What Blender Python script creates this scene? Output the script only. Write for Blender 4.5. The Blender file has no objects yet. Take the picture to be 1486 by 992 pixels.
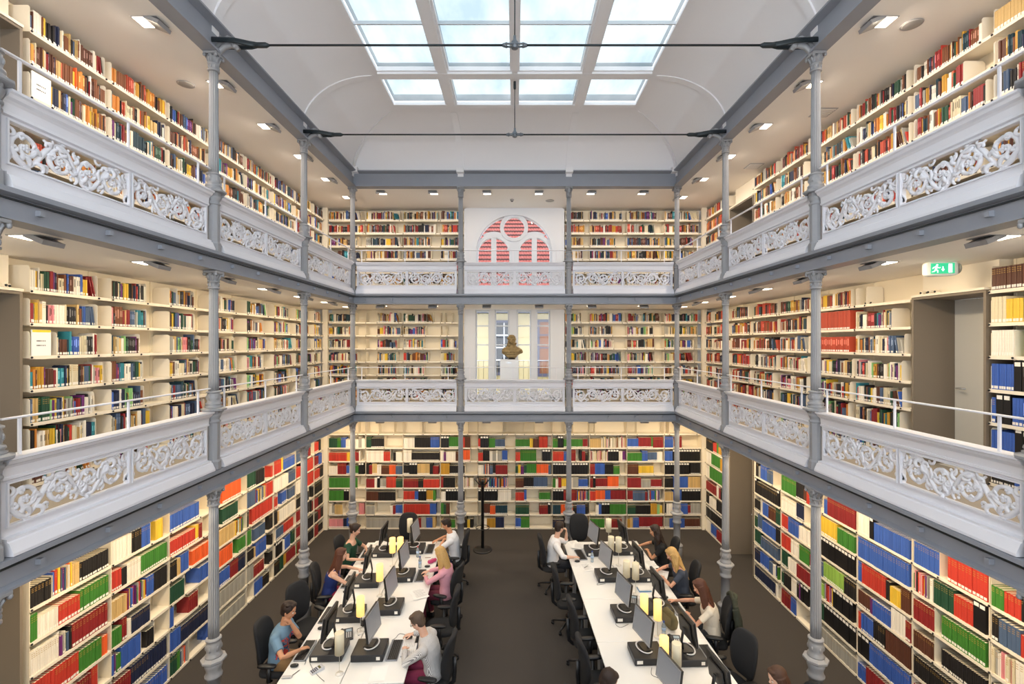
LPOW0, LPOW1, LPOW2 = 27, 17, 21
EXPO = .36; WORLD = 4.4; PANE = .5
import bpy, bmesh, math, random
from mathutils import Vector, Matrix, Quaternion
import numpy as np
random.seed(7)
SC = bpy.context.scene
COL = SC.collection
PI = math.pi
R = math.radians

# ---------------------------------------------------------------- materials
def s2l(c):
    return tuple((x/12.92 if x <= .04045 else ((x+.055)/1.055)**2.4) for x in c)
def hx(h):
    return s2l(tuple(int(h[i:i+2], 16)/255 for i in (0, 2, 4)))
MATS = {}
def mat(name, col='cccccc', rough=.5, metal=0, noise=0, nscale=8, bump=0, bscale=60, spec=.5, trans=0, emit=None, estr=0, coat=0):
    if name in MATS: return MATS[name]
    m = bpy.data.materials.new(name); m.use_nodes = True
    nt = m.node_tree; b = nt.nodes['Principled BSDF']
    c = hx(col) if isinstance(col, str) else col
    b.inputs['Base Color'].default_value = (*c, 1)
    b.inputs['Roughness'].default_value = rough
    b.inputs['Metallic'].default_value = metal
    b.inputs['Specular IOR Level'].default_value = spec
    b.inputs['Coat Weight'].default_value = coat
    if trans: b.inputs['Transmission Weight'].default_value = trans
    if emit:
        b.inputs['Emission Color'].default_value = (*hx(emit), 1); b.inputs['Emission Strength'].default_value = estr
    if noise or bump:
        tc = nt.nodes.new('ShaderNodeTexCoord')
    if noise:
        n = nt.nodes.new('ShaderNodeTexNoise'); n.inputs['Scale'].default_value = nscale; n.inputs['Detail'].default_value = 5
        nt.links.new(tc.outputs['Object'], n.inputs['Vector'])
        mx = nt.nodes.new('ShaderNodeMix'); mx.data_type = 'RGBA'
        mx.inputs[6].default_value = (*[max(0, x*(1-noise)) for x in c], 1); mx.inputs[7].default_value = (*[min(1, x*(1+noise)) for x in c], 1)
        nt.links.new(n.outputs['Fac'], mx.inputs[0]); nt.links.new(mx.outputs[2], b.inputs['Base Color'])
    if bump:
        n2 = nt.nodes.new('ShaderNodeTexNoise'); n2.inputs['Scale'].default_value = bscale; n2.inputs['Detail'].default_value = 3
        nt.links.new(tc.outputs['Object'], n2.inputs['Vector'])
        bp = nt.nodes.new('ShaderNodeBump'); bp.inputs['Strength'].default_value = bump; bp.inputs['Distance'].default_value = .01
        nt.links.new(n2.outputs['Fac'], bp.inputs['Height']); nt.links.new(bp.outputs['Normal'], b.inputs['Normal'])
    MATS[name] = m
    return m

M_white = mat('balcony white paint', 'e8e8ee', .45, noise=.03, nscale=3)
M_grey = mat('grey iron paint', '92969f', .42, noise=.05, nscale=5)
M_grey2 = mat('column grey paint', '98999c', .42, noise=.06, nscale=14, bump=.15, bscale=90)
M_dark = mat('dark iron', '2c3438', .4, .3)
M_wall = mat('white plaster', 'e9e6e0', .8, bump=.05, bscale=30)
M_cove = mat('cove plaster', 'f0eff1', .8, noise=.02, nscale=1.5)
M_ceil = mat('gallery ceiling plaster', 'f4efe8', .8, noise=.02, nscale=2)
M_shelf = mat('cream shelf lacquer', 'f0e7d4', .5)
M_caseback = mat('cream shelf back', 'eadfc8', .6)
M_knob = mat('black knob', '17171a', .35)
M_floor = mat('dark carpet', '4b4744', .95, noise=.22, nscale=140, bump=.5, bscale=400, spec=.1)
M_galfloor = mat('gallery carpet', 'a39b90', .95, noise=.15, nscale=120)
M_jamb = mat('taupe door lining', '7d7264', .6)
M_door = mat('grey door leaf', 'deded8', .5)
M_black = mat('black plastic', '1b1c1f', .42, noise=.15, nscale=30)
M_fabric = mat('black chair fabric', '232427', .9, noise=.25, nscale=200, bump=.3, bscale=500)
M_desk = mat('white desk laminate', 'eeeeec', .3)
M_steel = mat('desk steel', 'b9bbbe', .35, .6)
M_paper = mat('white paper', 'f4f4f2', .7)
M_shade = mat('unlit lamp shade', 'e6dcc0', .7)
M_silver = mat('silver plastic', 'c9ccd0', .3, .4)
M_stone = mat('brown stone', '8a7650', .8, noise=.35, nscale=12, bump=.6, bscale=40)

# ---------------------------------------------------------------- mesh builder
class MB:
    def __init__(s): s.v = []; s.f = []; s.mi = []; s.sm = []
    def add(s, vs, fs, mi=0, sm=False):
        b = len(s.v); s.v += [tuple(p) for p in vs]
        for f in fs: s.f.append(tuple(b+i for i in f)); s.mi.append(mi); s.sm.append(sm)
    def box(s, x0, x1, y0, y1, z0, z1, mi=0, M=None):
        vs = [(x, y, z) for x in (x0, x1) for y in (y0, y1) for z in (z0, z1)]
        if M is not None: vs = [M @ Vector(p) for p in vs]
        s.add(vs, [(0, 1, 3, 2), (4, 6, 7, 5), (0, 4, 5, 1), (2, 3, 7, 6), (0, 2, 6, 4), (1, 5, 7, 3)], mi)
    def cbox(s, x0, x1, y0, y1, z0, z1, c=.01, mi=0, M=None):
        # box with chamfered edges
        cs = []
        for X in ((x0, x1)):
            pass
        pts = []; idx = {}
        for i, x in enumerate((x0, x1)):
            for j, y in enumerate((y0, y1)):
                for k, z in enumerate((z0, z1)):
                    sx = c if i == 0 else -c; sy = c if j == 0 else -c; sz = c if k == 0 else -c
                    idx[i, j, k] = len(pts)
                    pts += [(x, y+sy, z+sz), (x+sx, y, z+sz), (x+sx, y+sy, z)]
        F = []
        I = lambda i, j, k, a: idx[i, j, k]+a
        for i in (0, 1): F.append([I(i, 0, 0, 0), I(i, 1, 0, 0), I(i, 1, 1, 0), I(i, 0, 1, 0)])
        for j in (0, 1): F.append([I(0, j, 0, 1), I(1, j, 0, 1), I(1, j, 1, 1), I(0, j, 1, 1)])
        for k in (0, 1): F.append([I(0, 0, k, 2), I(1, 0, k, 2), I(1, 1, k, 2), I(0, 1, k, 2)])
        for j in (0, 1):
            for k in (0, 1): F.append([I(0, j, k, 1), I(1, j, k, 1), I(1, j, k, 2), I(0, j, k, 2)])
        for i in (0, 1):
            for k in (0, 1): F.append([I(i, 0, k, 0), I(i, 1, k, 0), I(i, 1, k, 2), I(i, 0, k, 2)])
        for i in (0, 1):
            for j in (0, 1): F.append([I(i, j, 0, 0), I(i, j, 1, 0), I(i, j, 1, 1), I(i, j, 0, 1)])
        for i in (0, 1):
            for j in (0, 1):
                for k in (0, 1): F.append([I(i, j, k, 0), I(i, j, k, 1), I(i, j, k, 2)])
        cen = Vector(((x0+x1)/2, (y0+y1)/2, (z0+z1)/2)); G = []
        for f in F:
            P = [Vector(pts[q]) for q in f]; n = (P[1]-P[0]).cross(P[2]-P[0])
            fc = sum(P, Vector())/len(P)-cen
            G.append(f if n.dot(fc) > 0 else f[::-1])
        if M is not None: pts = [M @ Vector(p) for p in pts]
        s.add(pts, G, mi)
    def lathe(s, prof, n=24, c=(0, 0), mi=0, sm=True, flutes=0, fd=.12, M=None, rot=0):
        vs = []; fs = []
        for (r, z) in prof:
            for i in range(n):
                a = 2*PI*i/n+rot
                rr = r*(1-fd*(0.5-0.5*math.cos(a*flutes))) if flutes else r
                vs.append((c[0]+rr*math.cos(a), c[1]+rr*math.sin(a), z))
        for k in range(len(prof)-1):
            for i in range(n):
                j = (i+1) % n
                fs.append((k*n+i, k*n+j, (k+1)*n+j, (k+1)*n+i))
        fs.append(tuple(range(n-1, -1, -1))); fs.append(tuple((len(prof)-1)*n+i for i in range(n)))
        if M is not None: vs = [M @ Vector(p) for p in vs]
        s.add(vs, fs, mi, sm)
    def tube(s, pts, rad, n=8, mi=0, sm=True, flat=1.0, up=None, capr=True):
        pts = [Vector(p) for p in pts]; m = len(pts)
        if not hasattr(rad, '__len__'): rad = [rad]*m
        vs = []; fs = []; prev = None
        for k in range(m):
            t = (pts[min(k+1, m-1)]-pts[max(k-1, 0)])
            if t.length < 1e-9: t = Vector((0, 0, 1))
            t.normalize()
            if prev is None:
                a = Vector(up) if up else (Vector((0, 0, 1)) if abs(t.z) < .9 else Vector((1, 0, 0)))
            else: a = prev
            a = a-t*a.dot(t)
            if a.length < 1e-6: a = t.orthogonal()
            a.normalize(); prev = a; b = t.cross(a)
            for i in range(n):
                an = 2*PI*i/n
                ra = rad[k] if not isinstance(rad[k], tuple) else rad[k][0]
                rb = rad[k]*flat if not isinstance(rad[k], tuple) else rad[k][1]
                vs.append(pts[k]+a*(math.cos(an)*ra)+b*(math.sin(an)*rb))
        for k in range(m-1):
            for i in range(n):
                j = (i+1) % n
                fs.append((k*n+i, k*n+j, (k+1)*n+j, (k+1)*n+i))
        fs.append(tuple(range(n-1, -1, -1))); fs.append(tuple((m-1)*n+i for i in range(n)))
        s.add(vs, fs, mi, sm)
    def sq(s, c, r, e1=1, e2=1, nu=20, nv=12, mi=0, M=None, bend=None):
        # superellipsoid; e<1 = boxier
        sp = lambda v, e: math.copysign(abs(v)**e, v)
        vs = []; fs = []
        for j in range(nv+1):
            ph = -PI/2+PI*j/nv
            for i in range(nu):
                th = 2*PI*i/nu
                x = r[0]*sp(math.cos(ph), e1)*sp(math.cos(th), e2); y = r[1]*sp(math.cos(ph), e1)*sp(math.sin(th), e2); z = r[2]*sp(math.sin(ph), e1)
                p = Vector((x, y, z))
                if bend: p = bend(p)
                p = p+Vector(c) if M is None else M @ (p+Vector(c))
                vs.append(p)
        for j in range(nv):
            for i in range(nu):
                k = (i+1) % nu
                fs.append((j*nu+i, j*nu+k, (j+1)*nu+k, (j+1)*nu+i))
        s.add(vs, fs, mi, True)
    def prism(s, poly, x0, x1, mi=0, axis='x', M=None):
        # polygon in (y,z) extruded along x  (axis='y': poly (x,z) along y; axis='z': poly (x,y) along z)
        n = len(poly)
        if axis == 'x': vs = [(x0, a, b) for a, b in poly]+[(x1, a, b) for a, b in poly]
        elif axis == 'y': vs = [(a, x0, b) for a, b in poly]+[(a, x1, b) for a, b in poly]
        else: vs = [(a, b, x0) for a, b in poly]+[(a, b, x1) for a, b in poly]
        if M is not None: vs = [M @ Vector(p) for p in vs]
        fs = [tuple(range(n)), tuple(range(2*n-1, n-1, -1))]
        for i in range(n): fs.append((i, (i+1) % n, n+(i+1) % n, n+i)[::-1])
        s.add(vs, fs, mi)
    def mesh(s, name, mats):
        me = bpy.data.meshes.new(name); me.from_pydata(s.v, [], s.f)
        for m in (mats if isinstance(mats, (list, tuple)) else [mats]): me.materials.append(m)
        me.polygons.foreach_set('material_index', s.mi); me.polygons.foreach_set('use_smooth', s.sm)
        me.validate(); me.update()
        return me
    def build(s, name, mats, parent=None, loc=None, fix=True):
        me = s.mesh(name, mats)
        if fix:
            bm = bmesh.new(); bm.from_mesh(me); bmesh.ops.recalc_face_normals(bm, faces=bm.faces); bm.to_mesh(me); bm.free()
        return link(name, me, parent, loc)

def link(name, me, parent=None, loc=None, rot=None):
    o = bpy.data.objects.new(name, me); COL.objects.link(o)
    if parent is not None: o.parent = parent
    if loc is not None: o.location = loc
    if rot is not None: o.rotation_euler = rot
    return o
def empty(name, loc=(0, 0, 0), rz=0):
    o = bpy.data.objects.new(name, None); COL.objects.link(o); o.location = loc; o.rotation_euler = (0, 0, rz); o.empty_display_size = .1
    return o
def tag(o, label, cat, group=None, kind=None):
    o['label'] = label; o['category'] = cat
    if group: o['group'] = group
    if kind: o['kind'] = kind
    return o
def struct(o): o['kind'] = 'structure'; return o
def copy_tree(o, parent=None):
    c = o.copy(); COL.objects.link(c); c.parent = parent
    for ch in o.children: copy_tree(ch, c)
    return c
def remesh(mb, vox, name, mats, parent=None, smooth=2, loc=None):
    me = mb.mesh(name+'_src', mats)
    o = bpy.data.objects.new('tmp', me); COL.objects.link(o)
    md = o.modifiers.new('r', 'REMESH'); md.mode = 'VOXEL'; md.voxel_size = vox
    if smooth:
        sm = o.modifiers.new('s', 'SMOOTH'); sm.factor = .5; sm.iterations = smooth
    dg = bpy.context.evaluated_depsgraph_get(); ev = o.evaluated_get(dg)
    m2 = bpy.data.meshes.new_from_object(ev)
    m2.name = name
    bpy.data.objects.remove(o)
    m2.materials.clear()
    for m in (mats if isinstance(mats, (list, tuple)) else [mats]): m2.materials.append(m)
    n = len(m2.polygons); m2.polygons.foreach_set('use_smooth', [True]*n); m2.polygons.foreach_set('material_index', [0]*n)
    return link(name, m2, parent, loc)

EYE = 5.14
W = 3.9
YC = [3.47-2.6, 3.47, 6.07, 8.67, 11.27]    # column rows along the hall
XB = [-3.9, -1.3, 1.3, 3.9]
FZ = {1: 3.515, 2: 6.325}                  # underside of each balcony front
FL = {0: 0.0, 1: 3.56, 2: 6.37}            # floors
CE = {0: 3.27, 1: 6.08, 2: 8.885}          # ceilings

# ---------------------------------------------------------------- camera, world
cam = bpy.data.cameras.new('camera'); co = bpy.data.objects.new('camera', cam); COL.objects.link(co)
cam.sensor_width = 36; cam.lens = 36*680/1486
co.location = (0, 0, EYE); co.rotation_euler = (PI/2, 0, 0)
cam.shift_x = -4/1486; cam.shift_y = 2/1486; cam.clip_start = .05
SC.camera = co
vs = SC.view_settings; vs.view_transform = 'Standard'; vs.look = 'None'; vs.gamma = 1; vs.use_curve_mapping = False
vs.exposure = EXPO
w = bpy.data.worlds.new('sky'); SC.world = w; w.use_nodes = True
nt = w.node_tree; bg = nt.nodes['Background']
bg.inputs['Color'].default_value = (.90, .95, 1, 1); bg.inputs['Strength'].default_value = WORLD
SC.cycles.max_bounces = 7; SC.cycles.diffuse_bounces = 4; SC.cycles.transparent_max_bounces = 8
SC.cycles.use_denoising = True; SC.cycles.sample_clamp_indirect = 6; SC.cycles.caustics_reflective = False; SC.cycles.caustics_refractive = False

# ---------------------------------------------------------------- room shell
Y0 = -2.6; YW = 13.25; XW = 5.56
def sbox(name, m, *a):
    b = MB(); b.box(*a); return struct(b.build(name, m))
sbox('floor', M_floor, -6.6, 6.6, Y0-.2, YW+.5, -.1, 0)
# side walls built from boxes around the door recesses: (y0,y1,z0,z1)
DOORS = {-1: [(3.95, 5.0, 0, 2.66), (3.95, 5.0, 3.56, 5.69), (3.95, 5.0, 6.37, 8.5)],
         1: [(10.32, 11.46, 0, 2.9), (5.22, 6.2, 3.56, 5.74), (10.32, 11.46, 6.37, 8.41)]}
for sd, nm in ((-1, 'wall_left'), (1, 'wall_right')):
    b = MB()
    ds = DOORS[sd]
    def seg(y0, y1, z0, z1):
        xs = sorted((sd*XW, sd*(XW+.5)))
        if y1 > y0 and z1 > z0: b.box(xs[0], xs[1], y0, y1, z0, z1)
    levels = [(0, 3.3), (3.3, 6.1), (6.1, 10.2)]
    for (za, zb), d in zip(levels, ds):
        seg(Y0, d[0], za, zb); seg(d[1], YW, za, zb); seg(d[0], d[1], d[3], zb); seg(d[0], d[1], za, d[2])
    struct(b.build(nm, M_wall))
# door recesses: lining in taupe, grey leaf at the back of the recess
dn = 0
for sd in (-1, 1):
    for (y0, y1, z0, z1) in DOORS[sd]:
        dn += 1
        e = struct(empty('door_%d' % dn, (sd*XW, y0, z0)))
        w_, h_ = y1-y0, z1-z0
        b = MB()
        ins = -.31; outs = .28   # from the shelf fronts to the leaf
        X = lambda a: sd*a
        def bb(x0, x1, *r, mi=0):
            xs = sorted((X(x0), X(x1))); b.box(xs[0], xs[1], *r, mi)
        bb(ins, outs, 0.001, .03, 0.001, h_-.001); bb(ins, outs, w_-.03, w_-.001, 0.001, h_-.001); bb(ins, outs, .03, w_-.03, h_-.03, h_-.001)
        b.build('door_frame', M_jamb, e)
        b = MB(); bb(outs-.05, outs, .035, w_-.035, 0.004, h_-.035); lf = b.build('door_leaf', M_door, e)
        b = MB(); b.tube([(X(outs-.05), w_-.12, 1.0), (X(outs-.11), w_-.12, 1.0), (X(outs-.11), w_-.24, 1.0)], .011); b.build('door_handle', M_silver, e)
# cream header above a recess, in the plane of the shelves
def header(sd, y0, y1, z0, z1, n):
    xs = sorted((sd*5.27, sd*(XW-.002))); return sbox('trim_%d' % n, M_shelf, xs[0], xs[1], y0, y1, z0, z1)
# front wall behind the camera
b = MB(); b.box(-XW-.5, XW+.5, Y0-.2, Y0, 0, 3.7); b.box(-XW-.5, -3.7, Y0-.2, Y0, 3.7, 9.1); b.box(3.7, XW+.5, Y0-.2, Y0, 3.7, 9.1); b.box(-XW-.5, XW+.5, Y0-.2, Y0, 9.1, 10.3)
struct(b.build('wall_front', M_wall))
e = struct(empty('window_7', (0, Y0-.1, 3.7)))  # unseen window, added to bring more daylight into the atrium
b = MB()
for x in (-3.66, -2.44, -1.22, 0, 1.22, 2.44, 3.66): b.box(x-.035, x+.035, -.04, .04, 0, 5.4)
for z in (.03, 1.8, 3.6, 5.37): b.box(-3.69, 3.69, -.035, .035, z-.03, z+.03)
b.build('window_frame', M_white, e)
# ---- back wall with the openings of the middle bay
WX0, WX1 = -1.36, 1.33
def back_wall():
    b = MB()
    yb0, yb1 = YW, YW+.4
    b.box(-XW-.5, XW+.5, yb0, yb1, 0, 3.56)
    b.box(WX0, WX1, 12.97, yb0, 3.561, 3.66)
    b.box(-XW-.5, WX0, yb0, yb1, 3.56, 10.2); b.box(WX1, XW+.5, yb0, yb1, 3.56, 10.2)
    # lower lights: four tall openings between piers
    op = [(-1.085, -.70), (-.55, -.16), (.057, .45), (.60, .98)]
    ya, yc = 12.97, 13.3
    x = WX0
    for (a, c) in op:
        b.box(x, a, ya, yc, 3.56, 6.06); x = c
    b.box(x, WX1, ya, yc, 3.56, 6.06)
    b.box(WX0, WX1, ya, yc, 6.06, 6.4)
    for (a, c) in op: b.box(a, c, ya+.05, yc, 3.56, 3.66)
    b.box(WX0, WX1, ya, yc, 8.86, 10.2)
    # arched opening: flat wall around a semicircle
    cx, cz, r = -.02, 7.63, 1.12
    n = 40
    xs = [cx+r*math.cos(PI-PI*i/n) for i in range(n+1)]; zs = [cz+r*math.sin(PI*i/n) for i in range(n+1)]
    for i in range(n):
        x0, x1, z0_, z1_ = xs[i], xs[i+1], zs[i], zs[i+1]
        vs_ = [(x0, ya, z0_), (x1, ya, z1_), (x1, ya, 8.86), (x0, ya, 8.86), (x0, yc, z0_), (x1, yc, z1_), (x1, yc, 8.86), (x0, yc, 8.86)]
        b.add(vs_, [(0, 1, 2, 3), (7, 6, 5, 4), (0, 4, 5, 1)])
    b.box(WX0, cx-r, ya, yc, 6.4, 8.86); b.box(cx+r, WX1, ya, yc, 6.4, 8.86)
    b.box(cx-r, cx+r, ya, yc, 6.4, 6.5)
    # bright reveals left and right of the window bay
    b.box(WX0-.04, WX0, 12.95, YW, 3.56, 8.86); b.box(WX1, WX1+.04, 12.95, YW, 3.56, 8.86)
    return struct(b.build('wall_back', mat('window wall plaster', 'dfe3ea', .75), fix=False))
back_wall()
# tracery of the arched window
M_trac = mat('window tracery white', 'dde2ea', .5)
def ring(b, cx, cz, r0, r1, ya, yb, a0=0, a1=2*PI, n=40):
    for i in range(n):
        t0 = a0+(a1-a0)*i/n; t1 = a0+(a1-a0)*(i+1)/n
        P = [(cx+r*math.cos(t), y, cz+r*math.sin(t)) for t in (t0, t1) for r in (r0, r1) for y in (ya, yb)]
        b.add(P, [(0, 2, 6, 4), (1, 5, 7, 3), (2, 3, 7, 6), (0, 4, 5, 1)], 0, False)
e = struct(empty('window_1', (-.02, 13.05, 6.5)))
b = MB(); cz = 1.13
ring(b, 0, cz, 1.05, 1.17, -.13, .12, 0, PI); 
for sx in (-1, 1):
    b.box(min(sx*1.05, sx*1.17), max(sx*1.05, sx*1.17), -.13, .12, 0, cz)
    ring(b, sx*.565, cz+.01, .43, .53, -.06, .08, 0, PI)
    b.box(sx*.565-.07, sx*.565+.07, -.05, .07, 0, cz+.45)
b.box(-.132, .132, -.057, .077, 0, cz+.19)
for sx in (-1, 1): b.box(min(sx*.995, sx*1.055), max(sx*.995, sx*1.055), -.058, .078, 0, cz+.012)
ring(b, 0, cz+.72, .29, .39, -.07, .08)
# spandrels joining circle and sub-arches
b.prism([(-.20, cz+.10), (.20, cz+.10), (.1, cz+.33), (0, cz+.36), (-.1, cz+.33)], -.05, .07, axis='y')
for sx in (-1, 1): ring(b, sx*.565, cz+.01, .50, .60, -.03, .06, (R(20) if sx < 0 else R(60)), (R(120) if sx < 0 else R(160)), 20)
b.build('window_tracery', M_trac, e, fix=True)
b = MB()
for sx in (-1, 1):
    for q in (-.3, .3): b.box(sx*.565+q-.15, sx*.565+q+.15, -.01, .02, .62, .645)
b.build('glazing_bars', M_trac, e)
def glassmat():
    m = bpy.data.materials.new('clear window glass'); m.use_nodes = True; nt = m.node_tree
    for n in list(nt.nodes):
        if n.type == 'BSDF_PRINCIPLED': nt.nodes.remove(n)
    out = [n for n in nt.nodes if n.type == 'OUTPUT_MATERIAL'][0]
    t = nt.nodes.new('ShaderNodeBsdfTransparent'); t.inputs[0].default_value = (.93, .96, .97, 1)
    g = nt.nodes.new('ShaderNodeBsdfGlossy'); g.inputs['Roughness'].default_value = .03
    mx = nt.nodes.new('ShaderNodeMixShader'); mx.inputs[0].default_value = .05
    nt.links.new(t.outputs[0], mx.inputs[1]); nt.links.new(g.outputs[0], mx.inputs[2]); nt.links.new(mx.outputs[0], out.inputs[0])
    return m
M_glass = glassmat()
b = MB(); n = 32
b.add([(1.04*math.cos(PI*i/n), .03, cz+1.04*math.sin(PI*i/n)) for i in range(n+1)]+[(-1.04, .03, 0.01), (1.04, .03, 0.01)], [tuple(range(n+3))])
b.build('window_pane', M_glass, e)
for i, (a, c) in enumerate([(-1.085, -.70), (-.55, -.16), (.057, .45), (.60, .98)]):
    e = struct(empty('window_%d' % (i+2), ((a+c)/2, 13.1, 3.66))); hw = (c-a)/2-.003
    b = MB(); h = 2.39
    b.box(-hw, -hw+.03, -.03, .03, 0.002, h); b.box(hw-.03, hw, -.03, .03, 0.002, h); b.box(-hw+.03, hw-.03, -.03, .03, h-.035, h); b.box(-hw+.03, hw-.03, -.03, .03, 0.002, .05)
    for z in (1.42, 1.95): b.box(-hw+.03, hw-.03, -.025, .025, z, z+.035)
    b.build('window_frame', M_trac, e)
    b = MB(); b.add([(-hw+.02, .0, .02), (hw-.02, 0, .02), (hw-.02, 0, h-.02), (-hw+.02, 0, h-.02)], [(0, 1, 2, 3)]); b.build('window_pane', M_glass, e)
    # guard rail outside
    r_ = empty('window_railing', ((a+c)/2, 13.42, 3.66)); tag(r_, ['thin window guard rail before the plain pale wall', 'thin window guard rail before the dark sash window', 'thin window guard rail behind the bust', 'thin window guard rail before the tan shutter'][i], 'railing', 'guard rails outside the window')
    b = MB()
    for q in (-.14, 0, .14): b.tube([(q, 0, 0), (q, 0, .98)], .007, 6)
    b.build('baluster', mat('ochre iron', '8c7d5a', .5), r_)
    b = MB(); b.box(-hw-.05, hw+.05, -.012, .012, .98, 1.0); b.box(-hw-.05, hw+.05, -.01, .01, .1, .115); b.build('top_rail', M_white, r_)
# ---- gallery slabs (white underside, carpet on top)
def slab(name, poly_boxes, z0, z1, top=M_galfloor):
    b = MB()
    for (x0, x1, y0, y1) in poly_boxes:
        b.box(x0, x1, y0, y1, z0, z1-.02, 0); b.box(x0, x1, y0, y1, z1-.02, z1, 1)
    return struct(b.build(name, [M_ceil, top]))
GAL = [(-XW, -W-.131, Y0, YW-.001), (W+.131, XW, Y0, YW-.001), (-W-.131, W+.131, 11.401, YW-.001)]
slab('ceiling_ground_floor', GAL, 3.27, 3.56)
slab('ceiling_first_gallery', GAL, 6.08, 6.37)
b = MB()
for (x0, x1, y0, y1) in [(-XW, -W, Y0, YW-.001), (W, XW, Y0, YW-.001), (-W, W, 11.27, YW-.001)]: b.box(x0, x1, y0, y1, 8.887, 8.98)
struct(b.build('ceiling_second_gallery', M_ceil))

# ---- cove and skylight
ZS = 10.04; GX = 2.475; FX = 2.62; YG = 9.60; YF = 10.0; ZB = 9.27
SKY0 = -1.2
def cove():
    b = MB(); n = 16
    prof = [(math.sin(PI/2*i/n), 1-math.cos(PI/2*i/n)) for i in range(n+1)]   # (rise, run)
    # run 0 at beam -> 1 at frame; rise 0 -> 1
    rows = []
    def ringpts(i):
        rise, run = prof[i]
        x = W+.0-(W-FX)*run; y = 11.27-(11.27-YF)*run; z = ZB-.12+(ZS+.02-ZB+.12)*rise
        return [(-x, Y0, z), (-x, y, z), (x, y, z), (x, Y0, z)]
    vs_ = []; fs = []
    for i in range(n+1): vs_ += ringpts(i)
    for i in range(n):
        for k in range(3): fs.append((i*4+k, i*4+k+1, (i+1)*4+k+1, (i+1)*4+k))
    b.add(vs_, fs, 0, False)
    o = b.build('ceiling_cove', M_cove, fix=False)
    for p in o.data.polygons: p.use_smooth = True
    try:
        o.data.set_sharp_from_angle(angle=R(40))
    except Exception: pass
    return struct(o)
cove()
def cpt(run_axis, t):   # point param of the cove profile, 0..1
    return math.sin(PI/2*t), 1-math.cos(PI/2*t)
b = MB()
def rib(fn, wd):
    n = 16
    for i in range(n):
        P = []
        for t in (i/n, (i+1)/n):
            rise, run = cpt(0, t)
            for o_ in (-wd, wd):
                for dpt in (0.0, .022): P.append(fn(run, rise, o_, dpt))
        b.add(P, [(0, 1, 3, 2), (4, 6, 7, 5), (1, 5, 7, 3), (0, 4, 5, 1), (2, 3, 7, 6)], 0, False)
zc = lambda rise: ZB-.12+(ZS+.02-ZB+.12)*rise
for x in (-1.3, 1.3): rib(lambda run, rise, o_, d: (x+o_, 11.27-(11.27-YF)*run-d, zc(rise)-d*.6), .07)
for sx in (-1, 1):
    for y in YC[:-1]: rib(lambda run, rise, o_, d: (sx*(W-(W-FX)*run-d), y+o_, zc(rise)-d*.6), .07)
    rib(lambda run, rise, o_, d: (sx*(W-(W-FX)*run-d)-sx*(.02 if o_ > 0 else 0), 11.27-(11.27-YF)*run-d+(-.08 if o_ < 0 else .0), zc(rise)-d*.6), .05)
for x in (-1.3, 1.3): b.box(x-.09, x+.09, 11.13, 11.27, ZB-.06, ZB+.05)
for sx in (-1, 1): b.box(min(sx*3.9, sx*3.74), max(sx*3.9, sx*3.74), 11.11, 11.27, ZB-.06, ZB+.06)
struct(b.build('trim_1', M_cove))
# skylight frame
e = empty('skylight', (0, 0, ZS)); e['kind'] = 'structure'; e.name = 'window_6'
b = MB()
YS = [YG, 8.52, 5.92, 3.32, .72, SKY0]
# outer frame, moulded in three steps
for k, (i0, o0, z0, z1) in enumerate([(GX, GX+.05, -.02, .2), (GX+.05, GX+.10, .0, .2), (GX+.1, FX+.02, .02, .2)]):
    b.box(-o0, -i0, SKY0, YG+(o0-GX)*2.6, z0, z1); b.box(i0, o0, SKY0, YG+(o0-GX)*2.6, z0, z1)
    b.box(-i0, i0, YG+(i0-GX)*2.6, YG+(o0-GX)*2.6, z0, z1)
for x, hw in ((-1.30, .085), (0, .05), (1.30, .085)):
    b.box(x-hw, x+hw, SKY0, YG-.001, -.05, .15); b.box(x-hw-.035, x+hw+.035, SKY0, YG-.001, -.01, .12)
for y in YS[1:-1]:
    b.box(-GX, GX, y-.09, y+.09, -.055, .15); b.box(-GX, GX, y-.125, y+.125, -.015, .12)
b.build('skylight_frame', M_cove, e)
b = MB()
for y in (7.2, 4.6, 2.0): b.box(-GX, GX, y-.012, y+.012, -.005, .05)
b.build('glazing_bars', M_silver, e)
def skyglass():
    m = bpy.data.materials.new('frosted skylight glass'); m.use_nodes = True; nt = m.node_tree
    for n in list(nt.nodes):
        if n.type == 'BSDF_PRINCIPLED': nt.nodes.remove(n)
    out = [n for n in nt.nodes if n.type == 'OUTPUT_MATERIAL'][0]
    t = nt.nodes.new('ShaderNodeBsdfTransparent')
    tc = nt.nodes.new('ShaderNodeTexCoord'); mp = nt.nodes.new('ShaderNodeMapping'); mp.inputs['Scale'].default_value = (1.1, .5, 1)
    n1 = nt.nodes.new('ShaderNodeTexNoise'); n1.inputs['Scale'].default_value = 1.3; n1.inputs['Detail'].default_value = 6
    cr = nt.nodes.new('ShaderNodeValToRGB')
    cr.color_ramp.elements[0].position = .33; cr.color_ramp.elements[0].color = (*[v*PANE for v in (.27, .335, .36)], 1)
    cr.color_ramp.elements[1].position = .6; cr.color_ramp.elements[1].color = (*[v*PANE for v in (.43, .47, .475)], 1)
    nt.links.new(tc.outputs['Object'], mp.inputs[0]); nt.links.new(mp.outputs[0], n1.inputs['Vector']); nt.links.new(n1.outputs['Fac'], cr.inputs[0]); nt.links.new(cr.outputs[0], t.inputs[0])
    nt.links.new(t.outputs[0], out.inputs[0])
    return m
M_sky = skyglass()
xs = [-GX, -1.3, 0, 1.3, GX]
b = MB()
for j in range(len(YS)-1):
    for i in range(4):
        b.add([(xs[i]+.01, YS[j+1]+.01, .06), (xs[i+1]-.01, YS[j+1]+.01, .06), (xs[i+1]-.01, YS[j]-.01, .06), (xs[i]+.01, YS[j]-.01, .06)], [(0, 1, 2, 3)])
b.build('skylight_panes', M_sky, e)
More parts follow.
